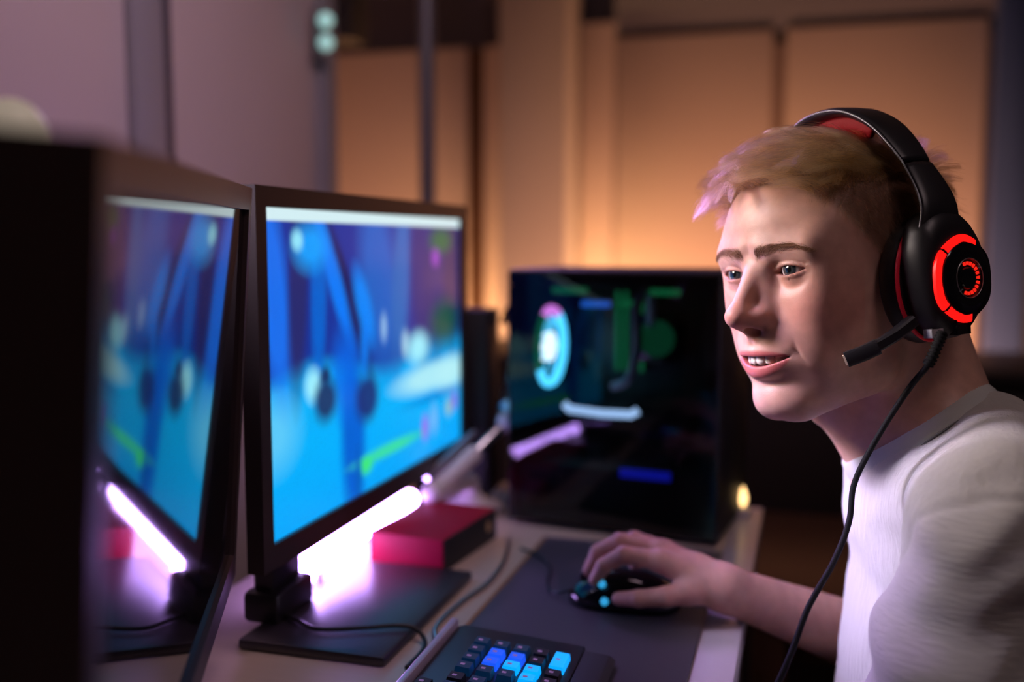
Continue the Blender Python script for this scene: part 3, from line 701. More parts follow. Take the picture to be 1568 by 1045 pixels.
NECK = [((16, 6, 78), 53), ((2, 2, 8), 57), ((-22, 0, -60), 66)]
_mast, _stern = hb((-14, 62, -30)), (46, 14, -62)
def trunk_sdf(b):
    d = chain(b, NECK, 30)
    d = smin(d, chain(b, [((66, 14, 50), 24), ((62, 6, 10), 25), ((26, 0, -42), 26)], 10), 22)
    d = smin(d, ell(b, (88, 10, 12), (9, 9, 13)), 12)
    d = smin(d, cap(b, _mast, _stern, 10, 8), 16)
    d = smin(d, cap(b, (-30, 55, -20), (-18, 175, -48), 36, 40), 40)
    d = smin(d, cap(b, (-30, -55, -20), (-18, -175, -48), 36, 40), 40)
    d = smin(d, cap(b, (-20, 0, -80), (-35, 0, -330), 42, 42), 40)
    return smin(d, ell(b, (4, 0, -86), (44, 92, 34)), 30)
def skin_sdf(P):
    b = w2b(P); h = w2h(P)
    d = np.full(len(P), 1e3, np.float32)
    up = h[:, 2] < 10
    if up.any(): d[up] = trunk_sdf(b[up])
    q = np.sqrt(((h - np.array((10, 0, 20), np.float32)) ** 2).sum(1))
    m = q < 185
    dh = q - 140
    if m.any(): dh[m] = head_sdf(h[m])
    dh = smin(dh, np.minimum(d, 900), 16)
    lo = b[:, 2] < 30
    if lo.any():
        bl = b[lo]; e = dh[lo]
        for sh, el, wr, H in ((L_SH, L_EL, L_WR, HANDS[1]), (R_SH, R_EL, R_WR, HANDS[0])): e = smin(e, arm_sdf(bl, sh, el, wr, H), 8)
        dh[lo] = e
    return dh * .001
person = thing('person', 'young person in a pale grey tee shirt and headset leaning towards the monitors', 'person', (.13, .95, 0))
def keep_world(o, parent):
    o.parent = parent; o.matrix_parent_inverse = Matrix.Translation(parent.location).inverted(); return o
M_skin = bpy.data.materials.new('skin'); M_skin.use_nodes = True
def skin_nodes():
    nt = M_skin.node_tree; b = nt.nodes['Principled BSDF']
    a = nt.nodes.new('ShaderNodeVertexColor'); a.layer_name = 'tint'
    tc = nt.nodes.new('ShaderNodeTexCoord')
    n = nt.nodes.new('ShaderNodeTexNoise'); n.inputs['Scale'].default_value = 90; n.inputs['Detail'].default_value = 6
    nt.links.new(tc.outputs['Object'], n.inputs['Vector'])
    rp = nt.nodes.new('ShaderNodeMapRange'); rp.inputs[1].default_value = .3; rp.inputs[2].default_value = .7; rp.inputs[3].default_value = .90; rp.inputs[4].default_value = 1.08
    nt.links.new(n.outputs[0], rp.inputs[0])
    mx = nt.nodes.new('ShaderNodeMix'); mx.data_type = 'RGBA'; mx.blend_type = 'MULTIPLY'; mx.inputs[0].default_value = 1
    nt.links.new(a.outputs[0], mx.inputs[6]); nt.links.new(rp.outputs[0], mx.inputs[7]); nt.links.new(mx.outputs[2], b.inputs['Base Color'])
    b.inputs['Roughness'].default_value = .46; b.inputs['Specular IOR Level'].default_value = .42
    b.inputs['Subsurface Weight'].default_value = .22; b.inputs['Subsurface Radius'].default_value = (1, .35, .18); b.inputs['Subsurface Scale'].default_value = .004
    n2 = nt.nodes.new('ShaderNodeTexVoronoi'); n2.inputs['Scale'].default_value = 1100
    nt.links.new(tc.outputs['Object'], n2.inputs['Vector'])
    bp = nt.nodes.new('ShaderNodeBump'); bp.inputs['Strength'].default_value = .12; bp.inputs['Distance'].default_value = .0004
    nt.links.new(n2.outputs[0], bp.inputs['Height']); nt.links.new(bp.outputs[0], b.inputs['Normal'])
skin_nodes()
_V, _Q = surf_nets(skin_sdf, (-.29, .42, .56), (.26, 1.20, 1.26), .00125, 12)
body = keep_world(mesh_np('body', _V, _Q, M_skin), person)
def skin_tint(V):
    h = w2h(V.astype(np.float32)); x, y0, z = h.T; y = np.abs(y0)
    C = np.tile(np.array((.565, .32, .243)), (len(V), 1))
    near = (np.sqrt(((h - np.array((10, 0, 20))) ** 2).sum(1)) < 150)
    def mixc(m, col):
        m = np.clip(m, 0, 1) * near; C[:] = C * (1 - m[:, None]) + np.array(col) * m[:, None]
    mixc(.8 * gs(np.hypot((y - 44) / 1.1, z + 4), 28) * (x > 45), (.58, .25, .19))
    mixc(.8 * gs(np.hypot(y * .8, z + 8), 20) * sst(98, 112, x), (.58, .25, .19))
    mixc(.35 * gs(z - 30, 14) * gs(y - 20, 10) * (x > 70), (.44, .24, .20))
    # lips
    t = np.clip(y / 30.5, 0, 1); sh = np.sqrt(1 - t ** 2)
    up = sst(mouth_up(y) + 5.6 * sh + .6, mouth_up(y) + 4.4 * sh - .4, z) * (z > mouth_lo(y) + 1)
    lo = sst(mouth_lo(y) - 9.6 * sh - .8, mouth_lo(y) - 8.0 * sh, z) * (z < mouth_up(y) - 1)
    lip = np.clip(np.maximum(up * (z > -47), lo * (z < -40)), 0, 1) * (1 - sst(28, 31.5, y)) * (x > 74)
    mixc(.9 * lip, (.47, .10, .095))
    inside = sst(3.5, 7.5, lip_x(np.minimum(y, 33)) - x) * (z > mouth_lo(y) - 1) * (z < mouth_up(y) + 1) * (y < 29) * (x > 70)
    mixc(inside, (.10, .02, .02))
    # waterline and inner corner of the eye
    t = (y - 18.) / 30.
    ew = gs(np.maximum(0, np.maximum(z - lid_up(t), lid_lo(t) - z)), 1.1) * (t > -.03) * (t < 1.03) * (x > 72)
    mixc(.6 * ew, (.38, .16, .14))
    # scalp under the hair
    mixc(.85 * scalp_mask(h), (.15, .075, .045))
    # knuckles and finger tips warmer
    return C
def scalp_mask(h):
    x, y0, z = h.T; y = np.abs(y0)
    az = np.arctan2(y, x + 8)
    line = np.interp(az, [0, .30, .50, .66, .82, 1.0, 1.25, 1.45, 1.7, 2.2, 3.2], [99, 97, 88, 78, 62, 44, 20, 2, -8, -30, -42])
    return sst(-4, 9, z - line) * (z > -60)
color_attr(body, 'tint', skin_tint(_V))
# ---- eyes
M_eye = bpy.data.materials.new('eyeball'); M_eye.use_nodes = True
def eye_nodes():
    nt = M_eye.node_tree; b = nt.nodes['Principled BSDF']
    a = nt.nodes.new('ShaderNodeVertexColor'); a.layer_name = 'tint'; nt.links.new(a.outputs[0], b.inputs['Base Color'])
    b.inputs['Roughness'].default_value = .08; b.inputs['Specular IOR Level'].default_value = .6
    b.inputs['Coat Weight'].default_value = .8; b.inputs['Coat Roughness'].default_value = .02
eye_nodes()
GAZE = R(9), R(1)
for s in (1, -1):
    bm = bmesh.new(); bmesh.ops.create_uvsphere(bm, u_segments=96, v_segments=64, radius=EYE_R)
    bmesh.ops.transform(bm, matrix=Matrix.Rotation(R(90), 4, 'Y'), verts=bm.verts)
    V = np.array([v.co for v in bm.verts]); F = [[v.index for v in f.verts] for f in bm.faces]; bm.free()
    ang = np.arccos(np.clip(V[:, 0] / EYE_R, -1, 1)); ri = ang * EYE_R; th = np.arctan2(V[:, 2], V[:, 1])
    C = np.tile(np.array((.62, .58, .56)), (len(V), 1))
    C = C * (1 - .35 * sst(7, 12, ri)[:, None] * np.array((.3, 1, 1)))
    ir = np.array((.030, .040, .048)) * (1 + .35 * np.sin(th * 23)[:, None] * np.sin(th * 9 + 1)[:, None]) + np.array((.05, .05, .03)) * gs(ri - 3, .9)[:, None]
    m = 1 - sst(6.3, 6.7, ri); C = C * (1 - m[:, None]) + ir * m[:, None]
    m = gs(ri - 6.4, .6) * .8; C = C * (1 - m[:, None]) + np.array((.02, .03, .04)) * m[:, None]
    m = 1 - sst(2.9, 3.2, ri); C = C * (1 - m[:, None]) + .004 * m[:, None]
    V *= (1 + .045 * (1 - sst(0, 7.2, ri)))[:, None]                                   # cornea bulge
    G = np.array(Matrix.Rotation(GAZE[0], 3, 'Z') @ Matrix.Rotation(GAZE[1], 3, 'Y'))
    V = V @ G.T + np.array((EYE[0], s * EYE[1], EYE[2]))
    me = bpy.data.meshes.new('eye'); me.from_pydata(h2w(V).tolist(), [], F); me.materials.append(M_eye)
    me.polygons.foreach_set('use_smooth', np.ones(len(me.polygons), bool))
    o = bpy.data.objects.new('eye', me); COL.objects.link(o); color_attr(o, 'tint', C); keep_world(o, person)
# ---- teeth: an upper and a lower row, each tooth rounded
M_tooth = mat('tooth_enamel', (.78, .72, .60), .2, spec=.6, noise=(200, .04))
def teeth_row(zedge, sgn, widths, hgt, setback):
    V, F = [], []; y = 0
    sp_ = []
    for w_ in widths: sp_.append((y, y + w_)); y += w_
    for a, b in sp_ + [(-q, -p) for p, q in sp_]:
        mid = (a + b) / 2; hw = (b - a) / 2 - .05
        n0 = len(V); nu, nv = 9, 7
        for i in range(nv):
            v = i / (nv - 1)
            for k in range(nu):
                u = k / (nu - 1) * 2 - 1
                yy = mid + u * hw * (1 - .10 * (1 - v)) * (1 - .06 * (v > .95) * 1)
                zz = zedge + sgn * hgt * (1 - v) + sgn * .5 * u * u * v
                xx = lip_x(0) - setback - (.0245 * .9 + .006) * yy * yy - 1.1 * u * u - .9 * v * v * .6 - (1.6 if v > .99 else 0) - (.4 if abs(u) > .99 else 0)
                V.append((xx, yy, zz))
        for i in range(nv - 1):
            for k in range(nu - 1):
                q = [n0 + i * nu + k, n0 + i * nu + k + 1, n0 + (i + 1) * nu + k + 1, n0 + (i + 1) * nu + k]
                F.append(q if sgn < 0 else q[::-1])
    me = bpy.data.meshes.new('teeth'); me.from_pydata(h2w(np.array(V)).tolist(), [], F); me.materials.append(M_tooth)
    me.polygons.foreach_set('use_smooth', np.ones(len(me.polygons), bool))
    o = bpy.data.objects.new('teeth', me); COL.objects.link(o); keep_world(o, person)
    o['kind'] = 'stuff'; return o
teeth_row(-48.6, 1, [8.6, 6.8, 7.6, 6.8, 6.6], 9.5, 3.2)

# ---------------------------------------------------------------- tee shirt with collar, trousers, shoes
def shirt_sdf(P):
    b = w2b(P); f, l, u = b.T
    d = ell(b, (-45, 0, -230), (104, 172, 252))
    d = smin(d, ell(b, (-20, 0, -82), (81, 118, 76)), 25)
    d = smin(d, ell(b, (-72, 0, -350), (112, 168, 150)), 50)
    for s in (1, -1):
        d = smin(d, cap(b, (-45, s * 52, -9), (-32, s * 180, -42), 45, 52), 30)
    for s in (1, -1): d = smin(d, cap(b, (5, s * 40, -42), (-18, s * 140, -54), 47, 46), 18)
    d = smin(d, cap(b, (-8, 192, -44), (42, 238, -262), 58, 62), 30)
    d = smin(d, cap(b, (-46, -184, -48), tuple(.35 * np.array(R_SH) + .65 * np.array(R_EL)), 60, 62), 30)
    arm = l * np.sign(l)
    # hems of the sleeves
    dl = (np.array(L_EL) - np.array(L_SH)); dl = dl / np.linalg.norm(dl)
    d = np.where(l > 150, smax(d, (b - np.array(L_SH, np.float32)) @ dl.astype(np.float32) - 215, 3), d)
    dr = (np.array(R_EL) - np.array(R_SH)); Lr = np.linalg.norm(dr); dr = dr / Lr
    d = np.where(l < -150, smax(d, (b - np.array(R_SH, np.float32)) @ dr.astype(np.float32) - Lr * .68, 3), d)
    d = smax(d, -u - 450, 4)
    # cloth folds: soft ripples running down from the shoulder, finer ones across the sleeve
    w1 = np.sin(f * .055 + u * .030 + 1.2 * np.sin(l * .03 + u * .012)) * sst(-40, -160, u)
    sl = sst(175, 225, np.abs(l) - .45 * u - 15)
    w2 = np.sin((u * .75 - f * .55 + l * .25) * .085 + 1.4 * np.sin(f * .045 + u * .01))
    w3 = np.sin((u * .9 + f * .30) * .16 + 1.1 * np.sin(f * .07) + l * .02)
    d = d - 2.6 * w1 * (1 - sl) - sl * (4.2 * w2 + 1.8 * w3)
    d = d - 1.0 * np.sin(u * .11 + f * .09 + l * .02) * np.sin(l * .05 + 1)
    # gathered fold at the front of the armhole, seam groove
    arms = np.abs(l) * .80 - u * .58 + f * .10
    d = d + 2.4 * gs(arms - 196, 2.6) * (u > -260) + 5 * gs(arms - 192, 16) * sst(20, 60, f)
    sh_ = gs(arms - 188, 3.0) * (u > -230); d = d - .8 * sh_
    # shoulder seam and neck opening
    n = np.array((.58, 0, .81), np.float32)
    q = b - np.array((4, 0, 3), np.float32)
    ax = q @ np.array((.81, 0, -.58), np.float32); el_ = np.sqrt((ax / 72) ** 2 + (l / 80) ** 2)
    cut = np.maximum((el_ - 1) * 78, -(q @ n) - 34)
    d = smax(d, -cut, 3)
    return d * .001
M_shirt = bpy.data.materials.new('slub_cotton'); M_shirt.use_nodes = True
def shirt_nodes(m, col, rib=False):
    nt = m.node_tree; b = nt.nodes['Principled BSDF']
    tc = nt.nodes.new('ShaderNodeTexCoord'); mp = nt.nodes.new('ShaderNodeMapping')
    mp.inputs['Rotation'].default_value = (0, R(12), R(10)); mp.inputs['Scale'].default_value = (60, 60, 420)
    mp2 = nt.nodes.new('ShaderNodeMapping'); mp2.inputs['Rotation'].default_value = (R(10), R(-14), 0); mp2.inputs['Scale'].default_value = (240, 240, 38)
    n0 = nt.nodes.new('ShaderNodeTexNoise'); n0.inputs['Scale'].default_value = 1; n0.inputs['Detail'].default_value = 3; n0.inputs['Distortion'].default_value = .5
    at = nt.nodes.new('ShaderNodeVertexColor'); at.layer_name = 'sleeve'
    m0 = nt.nodes.new('ShaderNodeMix'); m0.data_type = 'FLOAT'
    n = nt.nodes.new('ShaderNodeTexNoise'); n.inputs['Scale'].default_value = 1; n.inputs['Detail'].default_value = 3; n.inputs['Distortion'].default_value = .4
    nt.links.new(tc.outputs['Object'], mp.inputs['Vector']); nt.links.new(mp.outputs[0], n.inputs['Vector'])
    n2 = nt.nodes.new('ShaderNodeTexNoise'); n2.inputs['Scale'].default_value = 2600; n2.inputs['Detail'].default_value = 2
    nt.links.new(tc.outputs['Object'], n2.inputs['Vector'])
    ad = nt.nodes.new('ShaderNodeMath'); ad.operation = 'MULTIPLY_ADD'; ad.inputs[1].default_value = .35
    nt.links.new(n2.outputs[0], ad.inputs[0])
    bp = nt.nodes.new('ShaderNodeBump'); bp.inputs['Strength'].default_value = .8; bp.inputs['Distance'].default_value = .0022
    nt.links.new(tc.outputs['Object'], mp2.inputs['Vector']); nt.links.new(mp2.outputs[0], n0.inputs['Vector'])
    nt.links.new(at.outputs[0], m0.inputs[0]); nt.links.new(n0.outputs[0], m0.inputs[2]); nt.links.new(n.outputs[0], m0.inputs[3]); nt.links.new(m0.outputs[0], ad.inputs[2])
    nt.links.new(ad.outputs[0], bp.inputs['Height']); nt.links.new(bp.outputs[0], b.inputs['Normal'])
    mx = nt.nodes.new('ShaderNodeMix'); mx.data_type = 'RGBA'
    mx.inputs[6].default_value = (*[c * .90 for c in col], 1); mx.inputs[7].default_value = (*[min(1, c * 1.08) for c in col], 1)
    nt.links.new(m0.outputs[0], mx.inputs[0]); nt.links.new(mx.outputs[2], b.inputs['Base Color'])
    b.inputs['Roughness'].default_value = .85; b.inputs['Sheen Weight'].default_value = .25; b.inputs['Specular IOR Level'].default_value = .2
    return m
shirt_nodes(M_shirt, (.55, .535, .49))
_V, _Q = surf_nets(shirt_sdf, (-.06, .56, .50), (.34, 1.30, 1.06), .003)
shirt = keep_world(mesh_np('tee_shirt', _V, _Q, M_shirt), person)
_b = w2b(_V.astype(np.float32)); _s = sst(188, 200, np.abs(_b[:, 1]) * .80 - _b[:, 2] * .58 + _b[:, 0] * .10); color_attr(shirt, 'sleeve', np.stack([_s] * 3, 1))
# ribbed collar: a band round the neck, wider at the front
M_collar = shirt_nodes(bpy.data.materials.new('ribbed_cotton'), (.50, .50, .47)) if False else mat('ribbed_cotton', (.50, .51, .48), .85, sheen=.25, spec=.2)
def collar():
    N = 220; rows = []
    c0 = np.array((4, 0, 6.)); A = np.array((58, 0, -44.)); B = np.array((0, 69, 9.))
    for i in range(N):
        t = 2 * math.pi * i / N
        e = A * math.cos(t) * (1 if math.cos(t) > 0 else .80) + B * math.sin(t)
        o_ = e / np.linalg.norm(e)
        nrm = np.array((.58, 0, .81)); nrm = nrm - o_ * (nrm @ o_); nrm /= np.linalg.norm(nrm)
        p = c0 + e; drop = -.50 - .85 * math.cos(t) ** 2
        dirn = o_ * math.cos(drop) + nrm * math.sin(drop); up_ = -o_ * math.sin(drop) + nrm * math.cos(drop)
        rib = .35 * (1 if i % 2 else -1)
        pr = [(0, -3), (-.8, -1.2), (0, 1.2), (4, 3.0 + rib), (11, 3.6 + rib), (18, 3.2 + rib), (22, 1.8), (22.6, -1), (22, -4), (10, -3)]
        rows.append([p + dirn * a + up_ * b for a, b in pr])
    k = len(rows[0]); V = b2w(np.array(rows).reshape(-1, 3)); Q = []
    for i in range(N):
        for j in range(k):
            a, b = i * k, ((i + 1) % N) * k
            Q.append((a + j, b + j, b + (j + 1) % k, a + (j + 1) % k))
    return keep_world(mesh_np('collar', V, Q, M_collar), person)
_t = np.linspace(0, 2 * math.pi, 121)
def _rim(t):
    e = np.array((58, 0, -44.)) * math.cos(t) * (1 if math.cos(t) > 0 else .80) + np.array((0, 69, 9.)) * math.sin(t); o_ = e / np.linalg.norm(e)
    nrm = np.array((.58, 0, .81)); nrm = nrm - o_ * (nrm @ o_); nrm /= np.linalg.norm(nrm); dr = -.50 - .85 * math.cos(t) ** 2
    return np.array((4, 0, 6.)) + e + (o_ * math.cos(dr) + nrm * math.sin(dr)) * 23.2 + (-o_ * math.sin(dr) + nrm * math.cos(dr)) * 1.6
M_seam = mat('seam_shade', (.16, .16, .15), .9)  # dark tube paints in the shadow line along the collar edge
seam = keep_world(link('collar_seam_shade', sweep(bmesh.new(), b2w(np.array([_rim(t) for t in _t])), circ(.0009, 6), None, False), M_seam, None, 'all'), person)
seam.parent = shirt; seam.matrix_parent_inverse = Matrix.Identity(4)
cl = collar(); cl.parent = shirt; cl.matrix_parent_inverse = Matrix.Identity(4)
def legs_sdf(P):
    d = None
    for s in (1, -1):
        e = chain(P, [((.20, .95 - s * .085, .575), .088), ((-.13, .95 - s * .13, .545), .068), ((-.12, .95 - s * .13, .10), .050)], .03)
        d = e if d is None else smin(d, e, .04)
    d = smin(d, ell(P, (.19, .95, .60), (.12, .17, .10)), .05)
    d = smax(d, .09 - P[:, 2], .004)
    return d + .002 * np.sin(P[:, 2] * 90 + 3 * np.sin(P[:, 1] * 40))
M_denim = mat('dark_denim', (.02, .025, .045), .8, noise=(300, .25))
_V, _Q = surf_nets(legs_sdf, (-.24, .70, .06), (.36, 1.20, .76), .007)
keep_world(mesh_np('trousers', _V, _Q, M_denim), person)
for s in (1, -1):
    def shoe(P):
        c = np.array((-.16, .95 - s * .13, .045), np.float32)
        d = ell(P, c, (.135, .048, .052)); d = smin(d, cap(P, c + np.array((.05, 0, .02), np.float32), c + np.array((.04, 0, .07), np.float32), .046, .044), .03)
        return smax(d, -P[:, 2] + .002, .006)
    _V, _Q = surf_nets(shoe, (-.34, .95 - s * .13 - .08, -.02), (.02, .95 - s * .13 + .08, .16), .006)
    keep_world(mesh_np('shoe', _V, _Q, M_white), person)

# ---------------------------------------------------------------- hair, brows and lashes as strands
M_hair = bpy.data.materials.new('hair_strands'); M_hair.use_nodes = True
def hair_mat(m, dark, light, rough=.35):
    m.use_nodes = True
    nt = m.node_tree; nt.nodes.remove(nt.nodes['Principled BSDF'])
    h = nt.nodes.new('ShaderNodeBsdfHairPrincipled'); h.parametrization = 'COLOR'
    inf = nt.nodes.new('ShaderNodeHairInfo'); rmp = nt.nodes.new('ShaderNodeValToRGB')
    rmp.color_ramp.elements[0].color = (*dark, 1); rmp.color_ramp.elements[1].color = (*light, 1)
    at = nt.nodes.new('ShaderNodeAttribute'); at.attribute_name = 'shade'; mm = nt.nodes.new('ShaderNodeMath'); mm.operation = 'MULTIPLY_ADD'; mm.inputs[1].default_value = .35
    nt.links.new(inf.outputs['Random'], mm.inputs[0]); nt.links.new(at.outputs['Fac'], mm.inputs[2]); nt.links.new(mm.outputs[0], rmp.inputs[0]); nt.links.new(rmp.outputs[0], h.inputs['Color'])
    h.inputs['Roughness'].default_value = rough; h.inputs['Radial Roughness'].default_value = .5
    nt.links.new(h.outputs[0], nt.nodes['Material Output'].inputs[0]); return m
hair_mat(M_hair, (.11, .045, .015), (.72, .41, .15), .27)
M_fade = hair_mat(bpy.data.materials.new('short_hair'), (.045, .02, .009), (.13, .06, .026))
M_fade.use_nodes = True
M_brow = mat('brow_hair', (.17, .078, .042), .75, spec=.15)
M_lash = hair_mat(bpy.data.materials.new('lash_hair'), (.03, .018, .012), (.06, .035, .02))
SHADE = None
def strands(name, P, rad, m, parent):
    """P: (n, k, 3) in head millimetres"""
    n, k, _ = P.shape
    cu = bpy.data.hair_curves.new(name); cu.add_curves([k] * n)
    cu.attributes['position'].data.foreach_set('vector', h2w(P.reshape(-1, 3)).astype(np.float32).ravel())
    ra = cu.attributes.get('radius') or cu.attributes.new('radius', 'FLOAT', 'POINT')
    rr = np.linspace(1, .25, k)[None] * np.ones((n, 1)) * rad * .001
    ra.data.foreach_set('value', rr.astype(np.float32).ravel())
    global SHADE
    sh = SHADE if SHADE is not None and len(SHADE) == n else RNG.uniform(0, .65, n)
    cu.attributes.new('shade', 'FLOAT', 'CURVE').data.foreach_set('value', sh.astype(np.float32)); SHADE = None
    cu.materials.append(m)
    o = bpy.data.objects.new(name, cu); COL.objects.link(o); keep_world(o, parent); o['kind'] = 'stuff'
    return o
def sdf_normal(p, e=.6):
    g = np.stack([head_sdf((p + np.array(d_, np.float32) * e).astype(np.float32)) - head_sdf((p - np.array(d_, np.float32) * e).astype(np.float32)) for d_ in ((1, 0, 0), (0, 1, 0), (0, 0, 1))], 1)
    return g / (np.linalg.norm(g, axis=1)[:, None] + 1e-9)
# scalp roots, drawn evenly from the skin's own faces
_vw = np.empty(len(body.data.vertices) * 3, np.float32); body.data.vertices.foreach_get('co', _vw)
HV = w2h(_vw.reshape(-1, 3)); _sel = np.where((scalp_mask(HV) > .35) & (np.linalg.norm(HV - np.array((5, 0, 50)), axis=1) < 125))[0]
def roots(n, mask): 
    idx = RNG.choice(mask, n, replace=True); return HV[idx] + RNG.normal(0, .5, (n, 3))
_z = HV[_sel][:, 2]; _x = HV[_sel][:, 0]; _y = np.abs(HV[_sel][:, 1])
topness = sst(84, 104, _z + .10 * _x - .18 * np.maximum(_y - 40, 0) + 26 * sst(-40, -85, _x))
def grow(P0, length, segs, lift, flow, clump=.5, ncl=900, curl=3.0, droop=0., jit=0., hold=None):
    n = len(P0); N0 = sdf_normal(P0)
    c = RNG.choice(n, min(ncl, n), replace=False); best = np.empty(n, int)
    for a in range(0, n, 2000):
        best[a:a + 2000] = np.argmin(((P0[a:a + 2000, None] - P0[None, c]) ** 2).sum(2), 1)
    cj = RNG.normal(0, jit, (len(c), 3))[best]; length = length * (1 + RNG.normal(0, .35 * jit, len(c))[best]); lift = np.clip(lift + RNG.normal(0, .3 * jit, len(c))[best], .1, .97)
    hold = np.zeros(n) if hold is None else hold
    global SHADE
    SHADE = np.clip(RNG.beta(.8, .8, len(c))[best] * .65, 0, .65)
    best = c[best]
    fl = flow(P0) + cj; fl = fl - N0 * (fl * N0).sum(1)[:, None]; fl /= np.linalg.norm(fl, axis=1)[:, None] + 1e-9
    d = N0 * lift[:, None] + fl * np.sqrt(np.clip(1 - lift ** 2, 0, 1))[:, None] + RNG.normal(0, .10, (n, 3))
    d /= np.linalg.norm(d, axis=1)[:, None]
    P = np.empty((n, segs + 1, 3)); P[:, 0] = P0; st = (length / segs)[:, None]
    for k in range(segs):
        t = (k + 1) / segs
        q = P[:, k] + d * st
        s = head_sdf(q.astype(np.float32)); need = 2 + lift * 26 * np.sqrt(t) * (1 - .25 * t)[..., None] if False else 2 + lift * 44 * t ** .75
        nn = sdf_normal(q); q = q + nn * np.maximum(need * .5 - s, 0)[:, None]
        P[:, k + 1] = q
        f2 = flow(q) + cj * .8; f2 = f2 - nn * (f2 * nn).sum(1)[:, None]; f2 /= np.linalg.norm(f2, axis=1)[:, None] + 1e-9
        d = d * .78 + f2 * (.30 * (1 - .75 * hold))[:, None] - nn * (.05 * (1 - .8 * hold))[:, None] + np.array((0, 0, -droop)) * t + RNG.normal(0, .02 * curl, (n, 3))
        d /= np.linalg.norm(d, axis=1)[:, None]
    if clump:
        t = (np.linspace(0, 1, segs + 1) ** 1.3)[None, :, None] * clump * RNG.uniform(.5, 1.1, (n, 1, 1))
        off = P - P0[:, None]; P = P0[:, None] * (1 - t * .55) + P0[best][:, None] * (t * .55) + off * (1 - t) + off[best] * t
    return P
crown = np.array((-62, 6, 125.))
def flow_top(p):
    v = p - crown; r = np.linalg.norm(v[:, :2], axis=1)[:, None] + 1e-6
    rad = np.concatenate([v[:, :2] / r, np.zeros((len(p), 1))], 1)
    w_ = sst(-75, -10, p[:, 0])[:, None]
    fw_ = np.tile(np.array((1., -.22, .30)), (len(p), 1)) + np.array((0, 0, -.3)) * sst(108, 122, p[:, 0])[:, None]
    side = np.stack([np.zeros(len(p)), np.sign(p[:, 1]) * .25 * sst(30, 60, np.abs(p[:, 1])), -.3 * sst(30, 60, np.abs(p[:, 1]))], 1)
    return rad * (1 - w_) + (fw_ + side) * w_ + np.array((0, 0, -.25)) * sst(-70, -100, p[:, 0])[:, None]
def flow_side(p): return np.stack([np.full(len(p), .35) - .9 * (p[:, 0] < -60), np.zeros(len(p)), np.full(len(p), -1.)], 1)
_top = _sel[topness > RNG.uniform(.2, .8, len(topness))]; _side = _sel[topness < .75]
P0 = roots(16000, _top); N0 = len(P0)
frontness = sst(10, 85, P0[:, 0])
back = sst(-20, -70, P0[:, 0])
under = gs(P0[:, 0] + 14, 22)
length = (48 - 4 * frontness - 14 * back) * (1 - .5 * under) + RNG.normal(0, 4, N0); length *= .6 + .4 * sst(80, 112, P0[:, 2] + .25 * P0[:, 0] + 30 * back)
lift = np.clip(.84 + .06 * frontness + .06 * back - .55 * under + RNG.normal(0, .06, N0), .15, .95)
strands('hair', grow(P0, length, 8, lift, flow_top, .92, 330, 4.5, .0, .32, np.maximum(back, .55 * sst(30, 80, P0[:, 0]))), .12, M_hair, person)
P0 = roots(15000, _side); hh = P0[:, 2]
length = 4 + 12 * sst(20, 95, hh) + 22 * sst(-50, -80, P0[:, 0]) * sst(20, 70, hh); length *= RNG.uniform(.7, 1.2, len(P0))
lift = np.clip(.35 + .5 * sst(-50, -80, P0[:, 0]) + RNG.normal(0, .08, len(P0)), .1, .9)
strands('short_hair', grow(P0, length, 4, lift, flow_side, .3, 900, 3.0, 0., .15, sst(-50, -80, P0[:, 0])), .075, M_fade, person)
# brows
def brow(s, n=800):
    t = RNG.uniform(0, 1, n); y = 7 + 51 * t; z0 = np.interp(t, [0, .35, .65, 1], [42.0, 46.5, 48.0, 43.0])
    z = z0 + RNG.normal(0, 1, n) * np.interp(t, [0, .3, 1], [2.7, 2.3, 1.0])
    P = np.stack([np.full(n, 115.), s * y, z], 1)
    for _ in range(40):
        d_ = head_sdf(P.astype(np.float32)); P[:, 0] -= np.clip(d_, -2, 4) * .8
    nrm = sdf_normal(P)
    up_ = np.interp(t, [0, .25, .6, 1], [.95, .55, .05, -.45]) + .25 * (z0 - z) / 2.5
    d = np.stack([-.10 - .5 * t, s * np.interp(t, [0, .3, 1], [.35, .85, .8]), up_], 1); d /= np.linalg.norm(d, axis=1)[:, None]
    L = RNG.uniform(5.5, 9, n) * np.interp(t, [0, .15, .7, 1], [.8, 1, .9, .6])
    k = np.linspace(0, 1, 5)[None, :, None]
    Q = P[:, None] + d[:, None] * k * L[:, None, None] + nrm[:, None] * (1.6 * k * (1 - .55 * k))
    for j in range(1, 5):
        dd = head_sdf(Q[:, j].astype(np.float32)); Q[:, j] += sdf_normal(Q[:, j]) * np.maximum(.5 - dd, 0)[:, None]
    return Q
for s in (1, -1): strands('eyebrow', brow(s), .068, M_brow, person)
def lashes(s, up, n):
    t = np.linspace(.06, 1.0, n) + RNG.normal(0, .01, n); y = 18 + 30 * t; z = lid_up(t) if up else lid_lo(t)
    rr = 13.9; dy, dz = y - EYE[1], z - EYE[2]
    x = EYE[0] + np.sqrt(np.maximum(rr ** 2 - dy ** 2 * .9 - dz ** 2, 20))
    P = np.stack([x, s * y, z], 1)
    d = np.stack([np.full(n, .9), s * (dy / 20 + .15), np.full(n, .15 if up else -.35)], 1); d /= np.linalg.norm(d, axis=1)[:, None]
    L = (RNG.uniform(4.5, 6.5, n) if up else RNG.uniform(2.5, 3.8, n)); k = np.linspace(0, 1, 5)[None, :, None]
    return P[:, None] + d[:, None] * k * L[:, None, None] + np.array((-.3, 0, 2.4 if up else -.5)) * k * k
for s in (1, -1):
    strands('eyelashes', np.concatenate([lashes(s, True, 70), lashes(s, False, 40)]), .05, M_lash, person)

